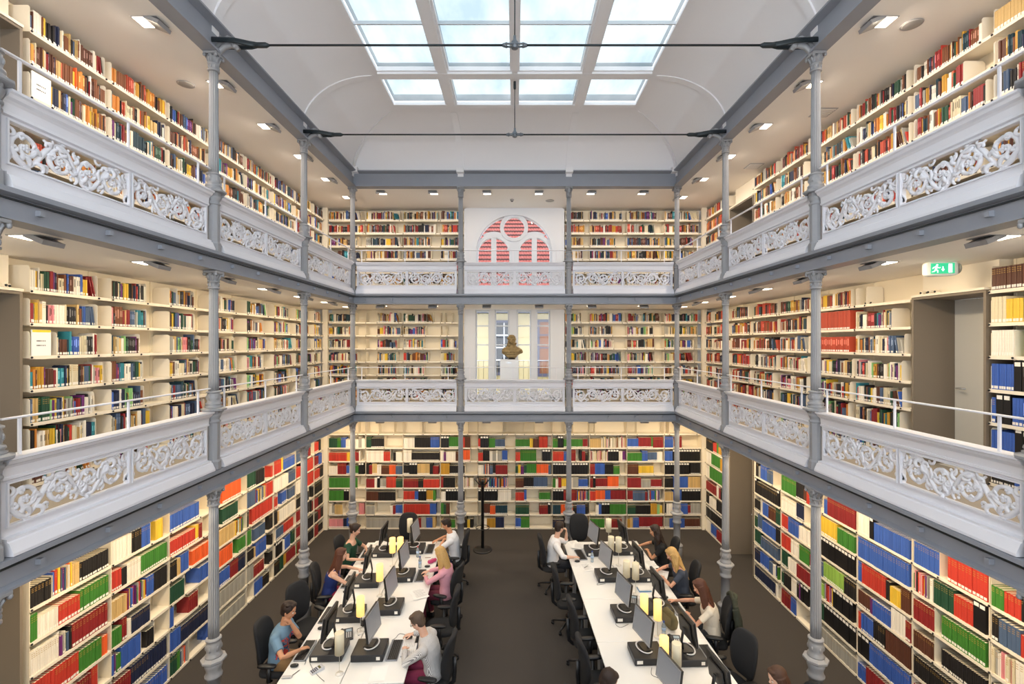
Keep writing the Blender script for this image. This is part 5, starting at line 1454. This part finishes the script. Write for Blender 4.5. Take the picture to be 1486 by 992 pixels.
for i, (y, x) in enumerate(((5.62, 2.44), (6.55, 2.40), (7.75, 2.35), (8.80, 2.30), (9.9, 2.26))):
    pc(x, y, .7405, DA, 'black desktop computer under the monitor '+X2[i]); monitor(x+.02, y+.05, .841, DA+.1, 'black monitor seen from behind, '+X2[i])
    keyboard(x+.34, y+.05, DA, 'black keyboard on desk '+X2[i])
for (x, y, lit, lab) in [(-2.335, 6.24, 0, 'unlit cream cylinder lamp at the desk end by the grey phone'), (-2.345, 7.12, 1, 'glowing cylinder lamp closest to the man in blue T-shirt'), (-2.355, 8.17, 1, 'glowing cylinder lamp across from blue strap top woman'), (-2.42, 9.27, 1, 'glowing cylinder lamp between the green and white tops, first'), (-2.27, 9.30, 1, 'glowing cylinder lamp just beside the pink woman monitor'), (-2.30, 10.28, 0, 'unlit white cylinder lamp at the far end of lit row'),
                          (1.98, 7.17, 1, 'glowing cylinder lamp behind the silver monitor by empty chair'), (2.14, 7.02, 1, 'glowing cylinder lamp beside the khaki bag'), (1.96, 6.15, 1, 'glowing cylinder lamp closest to bottom of the desk row'), (2.08, 6.02, 0, 'unlit cream cylinder lamp behind the bottom monitor'), (2.12, 8.22, 0, 'unlit cream lamp beside the blue notepad'), (1.98, 8.30, 0, 'unlit cream lamp left of the notepad lamp' if False else 'unlit cream lamp closest to the two empty-chair monitors'), (2.06, 9.30, 0, 'unlit cream lamp before the blonde woman'), (1.92, 9.34, 0, 'unlit cream lamp before the white-shirted man'), (2.06, 10.28, 0, 'unlit cream lamp at far end near woman in black')]:
    tlamp(x, y, lit, lab)
for (x, y, lab) in [(-3.00, 6.38, 'black mouse beside the keyboard of man in blue T-shirt'), (-2.98, 7.22, 'black mouse before the empty turned chair'), (-2.98, 8.28, 'black mouse beside papers near blue strap top'), (-3.02, 9.36, 'black mouse under hand of green-topped woman'), (-1.58, 7.00, 'black mouse at the hand of the striped-shirt man'), (-1.72, 9.22, 'black mouse above the keyboard of the woman in pink'), (1.26, 9.44, 'black mouse under hand of the white-shirted man'), (2.60, 8.10, 'black mouse reached by woman in cream blouse'), (2.60, 10.22, 'black mouse reached by woman in black top')]:
    mouse(x, y, 1.5 if False else .1, lab)
# papers
def paper(x, y, rz, w_, l_, lab, name='paper_sheet', n=1, lines=True, z=.7408):
    e = empty(name, (x, y, z), rz); tag(e, lab, 'paper')
    rr = random.Random(int(x*100+y*37))
    b = MB()
    for k in range(n):
        M = Matrix.Translation((rr.uniform(-.03, .03), rr.uniform(-.03, .03), k*.0022)) @ Matrix.Rotation(rr.uniform(-.25, .25) if n > 1 else 0, 4, 'Z')
        N = 6
        vs_ = []; fs = []
        for i in range(N+1):
            for j in range(2):
                zz = .001+.006*(i/N-.5)**2*(4 if n > 1 else 1.5)
                vs_.append(M @ Vector((-w_/2+w_*j, -l_/2+l_*i/N, zz)))
        for i in range(N): fs.append((2*i, 2*i+1, 2*i+3, 2*i+2))
        b.add(vs_, fs)
    o = b.build('sheet', M_paper, e); md = o.modifiers.new('t', 'SOLIDIFY'); md.thickness = .0006
    if lines:
        b = MB()
        for q in range(9): b.box(-w_*.38, w_*(.38 if q % 3 else .2), l_*(.40-.09*q), l_*(.40-.09*q)+.004, .009+n*.0022, .0094+n*.0022)
        b.build('print_lines', mat('grey print', '8a8d92', .8), e)
paper(-1.80, 6.25, .1, .21, .30, 'blank white sheet at the desk end by striped-shirt man', lines=False)
paper(-1.66, 8.22, .5, .25, .32, 'crumpled white sheets between the pink woman and empty chair', n=3)
paper(-2.96, 10.25, -.3, .24, .3, 'loose sheets beyond the keyboard of green-topped woman', n=4)
paper(-2.86, 8.06, .3, .2, .26, 'small pile of papers in front of blue strap top woman', n=2)
paper(1.33, 10.26, .4, .22, .3, 'magazine-like sheets by elbow of the white-shirted man', n=2)
paper(1.38, 10.12, -.2, .23, .26, 'printed sheets beside the keyboard of white-shirted man', n=3, z=.757)
paper(1.42, 9.20, .25, .22, .3, 'sheet with a pen on it beside empty chair and bottle', n=2)
paper(2.72, 9.32, .2, .22, .3, 'printed sheets between woman in black and the blonde', n=3)
paper(2.74, 8.84, -.35, .24, .33, 'large sheets held by the slate-topped blonde', n=3, z=.772)
paper(-2.05+.02, 6.52, .1, .22, .3, 'white sheet lying on the computer of striped-shirt man', n=1, lines=False, z=.8418) if False else None
# open book
e = empty('open_book', (-1.515, 6.72, .7405), .08); tag(e, 'open book with white pages in front of striped-shirt man', 'book')
b = MB()
for s_ in (-1, 1):
    pr = [(0, .004), (.0, .016)]+[(s_*.135*t/5, .016+.012*math.sin(PI*min(1, t/5*1.1))*(1-t/5*.6)) for t in range(1, 6)]+[(s_*.135, .004)]
    b.prism(pr if s_ > 0 else pr[::-1], -.10, .10, 0, 'x', Matrix.Identity(4))
b.build('pages', M_paper, e)
b = MB(); b.box(-.105, .105, -.142, .142, 0, .0038); b.build('cover', mat('book cloth blue2', '39507e', .6), e)
b = MB()
for s_ in (-1, 1):
    for q in range(7): b.box(-.08+.024*q, -.077+.024*q, min(s_*.03, s_*.115), max(s_*.03, s_*.115), .0295, .030)
b.build('print_lines', mat('grey print', ''), e)
# pen, bottles, pencil case, phone, notepad, bag
def bottle(x, y, cap, lab):
    e = empty('water_bottle', (x, y, .7405)); tag(e, lab, 'bottle')
    b = MB(); b.lathe([(.028, 0), (.032, .006), (.032, .06), (.029, .07), (.032, .08), (.032, .14), (.026, .165), (.013, .19), (.013, .20)], 20); b.build('bottle_body', mat('clear blue plastic', 'cfe0ec', .1, trans=.6), e)
    b = MB(); b.lathe([(.0155, .20), (.0155, .218), (.013, .221)], 14); b.build('cap', mat('cap '+cap, cap, .4), e)
    b = MB(); b.lathe([(.0325, .085), (.0325, .13)], 20); b.build('label_band', mat('bottle label', 'a9c3e2', .5), e)
bottle(-1.86, 9.20, '2a4fa0', 'clear water bottle with blue cap by woman in pink')
bottle(-2.0, 9.66, 'c0282c', 'clear water bottle with red cap by man in white T-shirt')
bottle(1.56, 9.44, '2a4fa0', 'clear water bottle by mouse of the white-shirted man')
bottle(2.245, 7.06, '223f8c', 'clear water bottle in front of the khaki bag')
e = empty('pencil_case', (-1.66, 9.42, .7405), .9); tag(e, 'pink and purple pencil case on desk by woman in pink', 'pencil case')
b = MB(); b.sq((0, 0, .033), (.10, .042, .033), .7, .6, 20, 10, bend=lambda p: Vector((p.x, p.y+.01*math.sin(p.x*60), p.z+.004*math.sin(p.x*90)))); b.build('pouch', mat('pink pouch', 'c43d72', .6, noise=.5, nscale=30), e)
b = MB(); b.tube([(-.085, 0, .063), (0, 0, .0675), (.085, 0, .063)], .003, 6); b.build('zip', M_silver, e)
for (x, y, rz, lab, c) in [(1.40, 9.20, .8, 'dark pen lying on the sheet by the white-shirted man', '1c2030'), (-2.92, 6.26, 1.1, 'black pen beside the calculator at the desk end', '1c1c1c'), (-1.78, 9.62, .1, 'brown pen on desk beside red-capped bottle', '7a3d22')]:
    e = empty('pen', (x, y, .7545 if y > 9 and x > 0 else .7405), rz); tag(e, lab, 'pen', None)
    b = MB(); b.tube([(-.06, 0, .005), (.05, 0, .005)], .0045, 8); b.build('barrel', mat('pen '+c, c, .4), e)
    b = MB(); b.tube([(.0505, 0, .005), (.066, 0, .005)], [.004, .001], 8); b.build('tip', M_silver, e)
# desk phone
def phone(x, y, rz, lab):
    e = empty('desk_phone', (x, y, .7405), rz); tag(e, lab, 'phone', 'desk phones')
    b = MB(); b.prism([(-.10, 0), (.10, 0), (.10, .07), (-.10, .02)], -.09, .09, 0, 'x'); b.build('base', mat('phone dark', '33363c', .4), e)
    T = Matrix.Translation((0, 0, .046)) @ Matrix.Rotation(math.atan2(.05, .2), 4, 'X')
    b = MB(); b.tube([T @ Vector((-.065, -.085, .01)), T @ Vector((-.065, 0, .028)), T @ Vector((-.065, .085, .01))], [(.018, .02), (.012, .016), (.018, .02)], 10); b.build('handset', M_black, e)
    b = MB(); b.box(-.01, .07, .035, .08, .001, .004, 0, T); b.build('display', mat('phone display', '9fb3c2', .2), e)
    b = MB()
    for i in range(3):
        for j in range(4): b.box(-.01+.028*i, .008+.028*i, -.075+.026*j, -.058+.026*j, .001, .006, 0, T)
    b.build('buttons', M_silver, e)
phone(-2.52, 7.03, .35, 'desk phone between monitors by man in blue T-shirt')
phone(2.35, 6.87, -.1, 'desk phone between the monitors below khaki bag')
phone(1.99, 7.97, -.3, 'desk phone between monitors near woman in cream')
# silver calculator and silver box at the near end
e = empty('calculator', (-2.66, 6.30, .7405), -.75); tag(e, 'white desk calculator with dark display at desk end', 'calculator')
b = MB(); b.prism([(-.085, 0), (.085, 0), (.085, .035), (.05, .038), (-.085, .014)], -.045, .045, 0, 'x'); b.build('case', mat('calculator white', 'c9ccd2', .4), e)
T = Matrix.Translation((0, -.015, .0275)) @ Matrix.Rotation(math.atan2(.024, .135), 4, 'X')
b = MB()
for i in range(4):
    for j in range(4): b.box(-.036+.019*i, -.022+.019*i, -.06+.022*j, -.045+.022*j, .0005, .004, 0, T)
b.build('buttons', mat('calculator keys', '4a4e60', .5), e)
b = MB(); b.box(-.03, .03, .036, .062, .0005, .003, 0, T); b.build('display', mat('calculator display', '4a4a1e', .2), e)
e = empty('phone_box', (-3.0, 6.17, .7405), .1); tag(e, 'small silver case lying at desk corner by man in blue T-shirt', 'case')
b = MB(); b.cbox(-.065, .065, -.024, .024, 0, .018, .004); b.build('body', M_silver, e)
b = MB(); b.box(-.05, .05, -.0262, -.0245, .008, .010); b.build('seam', M_knob, e)
# pen cup block
e = empty('pencil_holder', (-2.36, 7.33, .7405), .5); tag(e, 'black pencil holder with white notes between monitors', 'pencil holder')
b = MB(); b.lathe([(.055, 0), (.06, .10), (.055, .10), (.05, .01)], 6, sm=False); b.build('cup', M_black, e)
b = MB(); b.box(-.03, .03, -.012, .012, .012, .125); b.build('note_block', M_paper, e)
e = empty('notepad_stack', (2.31, 8.37, .7405), .05); tag(e, 'white and blue notepad stack beside unlit cream lamp', 'notepad')
b = MB(); b.box(-.11, .11, -.08, .08, 0, .02); b.build('blue_pad', mat('blue pad', '6e9cc4', .6), e)
b = MB(); b.box(-.105, .105, -.075, .078, .0205, .038); b.build('white_pad', M_paper, e)
e = empty('shoulder_bag', (2.40, 7.27, .751), .3); tag(e, 'khaki canvas shoulder bag standing on desk behind water bottle', 'bag')
b = MB(); b.sq((0, 0, .13), (.075, .17, .13), .55, .7, 22, 12, bend=lambda p: Vector((p.x*(1-.5*max(0, p.z/.13))+.006*math.sin(p.y*40+p.z*30), p.y*(1-.15*max(0, p.z/.13)), p.z+.008*math.sin(p.y*25)))); b.build('bag_body', mat('khaki canvas', '6e6444', .85, noise=.3, nscale=12, bump=.4, bscale=30), e)
b = MB(); b.tube([(0, -.13, .20), (.01, -.10, .29), (.01, 0, .325), (.01, .10, .29), (0, .13, .20)], [(.004, .014)]*5, 8); b.build('strap', mat('khaki strap', '5a5138', .85), e)
b = MB(); b.prism([(-.15, .21), (.15, .21), (.14, .10), (0, .085), (-.14, .10)], -.080, -.0755, 0, 'x'); b.build('flap', mat('khaki flap', '7a7050', .85), e)
# cables across the desks
def cable(pts, lab, r=.003):
    P = []
    n = len(pts)
    for i in range(n-1):
        p0 = Vector(pts[max(0, i-1)]); p1 = Vector(pts[i]); p2 = Vector(pts[i+1]); p3 = Vector(pts[min(n-1, i+2)])
        for k in range(8):
            t = k/8; P.append(.5*((2*p1)+(-p0+p2)*t+(2*p0-5*p1+4*p2-p3)*t*t+(-p0+3*p1-3*p2+p3)*t**3))
    P.append(Vector(pts[-1]))
    b = MB(); b.tube([(p.x, p.y, .7405+r+p.z) for p in P], r, 6); o = b.build('cable', M_knob); tag(o, lab, 'cable')
cable([(-2.82, 6.45, 0), (-2.72, 6.32, 0), (-2.60, 6.2, 0), (-2.48, 6.10, 0)], 'black cable running from calculator to the desk end')
cable([(-2.98, 6.48, 0), (-2.90, 6.50, .004), (-2.88, 6.42, 0)], 'short mouse cable by keyboard of man in blue T-shirt')
cable([(-2.38, 7.1, 0), (-2.42, 7.22, 0), (-2.30, 7.26, 0), (-2.28, 7.16, .003), (-2.36, 7.05, 0)], 'tangled cable around the lamp near pencil holder')
cable([(1.78, 7.34, 0), (1.64, 7.26, 0), (1.58, 7.34, 0), (1.62, 7.44, 0)], 'thin cable looping onto desk near the middle empty chair')
cable([(1.86, 6.36, 0), (1.82, 6.22, 0), (1.92, 6.12, 0), (1.9, 5.9, 0)], 'thin cables below the monitor with third empty chair')
cable([(1.66, 8.58, 0), (1.50, 8.54, 0), (1.56, 8.64, 0)], 'thin cable near the empty chair beside white-shirted man')
cable([(-1.62, 7.06, 0), (-1.74, 7.10, 0), (-1.78, 7.0, 0), (-1.82, 6.94, 0)], 'mouse cable arching beside open book')

# ================================================================ coat stand
e = empty('coat_stand', (-.80, 11.66, 0)); tag(e, 'black coat stand with curved hooks and round base before bookshelves', 'coat stand')
b = MB(); b.lathe([(.235, 0), (.235, .02), (.20, .035), (.05, .05), (.04, .06)], 32); b.build('base', M_black, e)
b = MB(); b.lathe([(.038, .05), (.038, 1.68), (.045, 1.69), (.03, 1.74), (.01, 1.76)], 16); b.build('pole', M_black, e)
b = MB(); b.tube([(.165*math.cos(t), .165*math.sin(t), .56) for t in np.linspace(0, 2*PI, 33)], .009, 8)
for k in range(4): a = k*PI/2+.4; b.tube([(.03*math.cos(a), .03*math.sin(a), .56), (.165*math.cos(a), .165*math.sin(a), .56)], .007, 6)
b.build('umbrella_ring', M_black, e)
for k in range(6):
    a = k*PI/3+.25; b = MB()
    b.tube([(.035*math.cos(a), .035*math.sin(a), 1.62), (.09*math.cos(a), .09*math.sin(a), 1.64), (.17*math.cos(a), .17*math.sin(a), 1.74), (.195*math.cos(a), .195*math.sin(a), 1.78)], [.014, .012, .011, .012], 8); b.sq((.195*math.cos(a), .195*math.sin(a), 1.785), (.016, .016, .016), nu=8, nv=6)
    b.build('hook', M_black, e)

# ================================================================ bust on its pedestal
e = empty('pedestal', (-.14, 12.30, 3.56)); tag(e, 'white box pedestal under the stone bust in window bay', 'pedestal')
b = MB(); b.cbox(-.24, .24, -.2, .2, .001, 1.16, .006); b.build('body', mat('white pedestal', 'eceff2', .5), e)
b = MB(); b.box(-.06, .06, -.204, -.2005, 1.06, 1.10, 0); b.build('name_plate', M_silver, e)
e = empty('bust', (-.04, 12.28, 4.722)); tag(e, 'brown stone bust of a long-wigged figure before the window', 'bust')
e.location.x = -.08
b = MB()
b.sq((0, 0, .50), (.075, .085, .105), nu=16, nv=12); b.sq((0, -.05, .46), (.05, .05, .06)); b.tube([(0, -.085, .51), (0, -.105, .475)], [.01, .018], 8)
b.tube([(0, 0, .30), (0, 0, .42)], [.08, .06], 12)
rr = random.Random(2)
for k in range(60):   # curls of the wig
    a = rr.uniform(.55, 2*PI-.55)-PI/2; z = rr.uniform(.32, .62); r = .085 if z > .45 else .10
    if z > .56: r *= (.66-z)/.10*.8+.2
    b.sq((r*1.05*math.cos(a+0), r*math.sin(a), z), (.03, .03, .028), nu=8, nv=6)
b.sq((0, 0, .585), (.085, .09, .05))
b.sq((0, 0, .24), (.185, .115, .13), .8, .9); b.sq((-.15, 0, .22), (.10, .09, .10)); b.sq((.15, .0, .22), (.10, .09, .10)); b.sq((.24, -.01, .20), (.055, .05, .05))
b.sq((0, 0, .10), (.13, .09, .10))
for k in range(16):   # drapery folds
    t = k/15; x = lerp(-.24, .24, t)
    b.tube([(x, -.04, .32-abs(x)*.4), (x*.8, -.125, .2), (x*.45, -.10, .06)], [.02, .022+.008*math.sin(k*2), .018], 8)
for q in (.14, .08): b.tube([(-.25, -.02, q+.10), (-.1, -.13, q), (.08, -.135, q+.005), (.26, -.03, q+.12)], [.022, .026, .024, .02], 8)
remesh(b, .009, 'figure', M_stone, e, 1)
b = MB(); b.lathe([(.10, 0), (.10, .02), (.08, .03), (.07, .055), (.085, .07)], 20); b.build('socle', mat('dark socle', '2d2a26', .5), e)

# ================================================================ exit sign
e = empty('exit_sign', (4.92, 5.42, 6.0), R(-14)); tag(e, 'green lit emergency exit sign hanging from gallery ceiling above the doorway', 'exit sign')
M_green = mat('lit green sign', '2fae7c', .4, emit='2fb585', estr=.75); M_swhite = mat('lit white pictogram', 'eafff4', .4, emit='e6fff2', estr=1.0)
b = MB(); b.sq((0, 0, 0), (.165, .045, .085), .35, .35, 24, 12); b.build('housing', mat('sign housing', 'e9ece6', .4), e)
b = MB(); b.box(-.115, .115, -.049, -.046, -.06, .06); b.build('sign_face', M_green, e)
b = MB(); q = (-.052, -.0493)
def sb(poly): b.prism(poly, q[0], q[1], 0, 'y')
# running figure, arrow and door
b.prism([(-.055+.010*math.cos(t), .040+.010*math.sin(t)) for t in np.linspace(0, 2*PI, 11)[:-1]], q[0], q[1], 0, 'y')
sb([(-.075, .028), (-.055, .030), (-.048, .012), (-.062, -.012), (-.078, -.006), (-.072, .012)])
sb([(-.070, .026), (-.095, .014), (-.102, -.002), (-.096, -.004), (-.088, .008), (-.068, .014)])
sb([(-.055, .024), (-.036, .010), (-.022, .014), (-.022, .008), (-.036, .002), (-.056, .012)])
sb([(-.064, -.008), (-.044, -.022), (-.046, -.048), (-.054, -.048), (-.056, -.026), (-.076, -.012)])
sb([(-.074, -.006), (-.086, -.028), (-.106, -.036), (-.104, -.042), (-.078, -.036), (-.062, -.012)])
sb([(-.004, .022), (.006, .022), (.006, -.008), (.018, -.008), (.001, -.034), (-.016, -.008), (-.004, -.008)])
b.box(.055, .09, q[0], q[1], -.05, .05)
b.build('pictogram', M_swhite, e)
b = MB(); b.lathe([(.06, .0), (.06, .012), (.052, .018)], 20, M=Matrix.Translation((.165, 0, 0)) @ Matrix.Rotation(PI/2, 4, 'Y')); b.build('end_cap', mat('sign grey', '8f8f88', .4), e)
b = MB(); b.box(-.02, .02, -.015, .015, .078, .079); b.box(-.02, .02, -.015, .015, .0795, .0795); b.build('bracket', M_swhite, e) if False else None

# white shelf-end signs
for (y, lv, z, lab) in [(5.10, 1, 5.0, 'white shelf sign with small print and yellow top strip'), (5.10, 2, 7.82, 'white shelf sign with small print above the pierced balcony')]:
    e = empty('shelf_sign', (-5.2545, y, z+.001), PI/2); tag(e, lab, 'sign')
    b = MB(); b.box(0, .21, .0, .012, 0, .29); b.build('board', M_paper, e)
    if lv == 1: b = MB(); b.box(.004, .206, -.001, -.0002, .262, .288); b.build('strip', mat('sign yellow', 'e3d02f', .5), e)
    b = MB()
    for (x0, x1, z0) in ((.05, .14, .16), (.05, .15, .11)):
        x = x0
        while x < x1: b.box(x, x+.008, -.0012, -.0002, z0, z0+.012); x += .0115 if int(x*1000) % 3 else .018
    b.build('printed_text', mat('sign ink', '2a2a2a', .6), e)
# spare bookend clips standing on the empty header shelves
def clips(fr, a0, z, n, lab):
    for k in range(n):
        e = empty('bookend_clip', fr.pt(a0+.055*k+.006*(k % 2), .03+.03*(k % 2), z), fr.rz); tag(e, lab, 'bookend clip', lab)
        b = MB(); b.cbox(-.018, .018, 0, .05, .001, .045, .004); b.build('body', M_shelf, e)
        b = MB(); b.sq((0, -.006, .022), (.014, .008, .014), nu=10, nv=6); b.build('knob', M_knob, e)
clips(Frame((5.25, 6.15), (0, -1), (1, 0)), .06, 5.771, 4, 'small white clips with black knobs above the exit sign doorway')
clips(Frame((5.25, 7.10), (0, -1), (1, 0)), .05, 5.721, 3, 'small white clips with black knobs on the empty top shelf')
clips(Frame((-5.25, 4.85), (0, 1), (-1, 0)), .01, 5.722, 2, 'small white clips on the ledge over the dark doorway')

# ================================================================ outside: facing house with tiled roof
M_ren = mat('pale render', 'b9a87e', .9, noise=.04, nscale=2)
M_tile = mat('red clay tiles', '7a332a', .8, noise=.25, nscale=9)
e = empty('neighbour_house', (0, 18.5, 0)); tag(e, 'pale house with tan shutter and red tiled roof outside the windows', 'house')
b = MB(); b.box(-9, 9, 0, .5, -.1, 7.15); b.build('facade', M_ren, e)
b = MB(); b.box(-9, 9, -.45, 0, 6.32, 6.62); b.box(-9, 9, -.3, 0, 6.62, 6.8); b.build('eave', mat('slate eave', '5f6678', .7), e)
# roof with rows of tiles
b = MB(); b.prism([(-.52, 6.55), (4.0, 11.37), (4.0, 11.2), (-.4, 6.5)], -9, 9, 0, 'x'); b.build('roof_deck', mat('tile shadow edge', '3c1d1a', .9), e)
b = MB(); run = 4.5; rise = 4.8; nr = 22
for k in range(nr):
    t0 = k/nr; t1 = (k+1)/nr
    for i in range(150):
        x0 = -9+.12*i
        n = 4; P = []
        for j in range(n+1):
            a = PI*j/n; xx = x0+.12*j/n; bump_ = .022*math.sin(a)
            P += [(xx, -.5+run*t0-.03, 6.7+rise*t0+bump_+.045), (xx, -.5+run*t1, 6.7+rise*t1+bump_)]
        b.add(P, [(2*j, 2*j+2, 2*j+3, 2*j+1) for j in range(n)])
    b.box(-9, 9, -.5+run*t0-.032, -.5+run*t0-.028, 6.7+rise*t0-.02, 6.7+rise*t0+.05, 1)
b.build('roof', [M_tile, mat('tile shadow edge', '3c1d1a', .9)], e)
def outwin(x0, x1, z0, z1, shutter, nm):
    f = MB(); 
    f.box(x0-.09, x1+.09, -.06, .0, z1, z1+.1); f.box(x0-.09, x1+.09, -.08, 0, z0-.12, z0); f.box(x0-.09, x0, -.05, 0, z0, z1); f.box(x1, x1+.09, -.05, 0, z0, z1)
    w_ = f.build(nm, mat('violet grey frame', '45455c', .6) , e)
    g = MB(); g.box(x0, x1, -.02, -.001, z0, z1); g.build('shutter' if shutter else 'pane', mat('tan shutter', '7a4520', .7) if shutter else mat('dark window', '1c212c', .3), w_)
    g = MB()
    for q in range(1, 4): zz = z0+(z1-z0)*q/4; g.box(x0, x1, -.035, -.021, zz-.025, zz+.025)
    if not shutter: g.box((x0+x1)/2-.02, (x0+x1)/2+.02, -.035, -.021, z0, z1)
    g.build('muntins', mat('violet grey frame', '') if shutter else M_trac, w_)
outwin(-.86, .02, 4.0, 5.95, False, 'window')
outwin(.98, 1.62, 3.95, 5.98, True, 'window')
b = MB(); b.box(-14, 14, 13.8, 60, -.3, -.12); o = b.build('ground_outside', mat('street', '9a958c', .9)); struct(o)
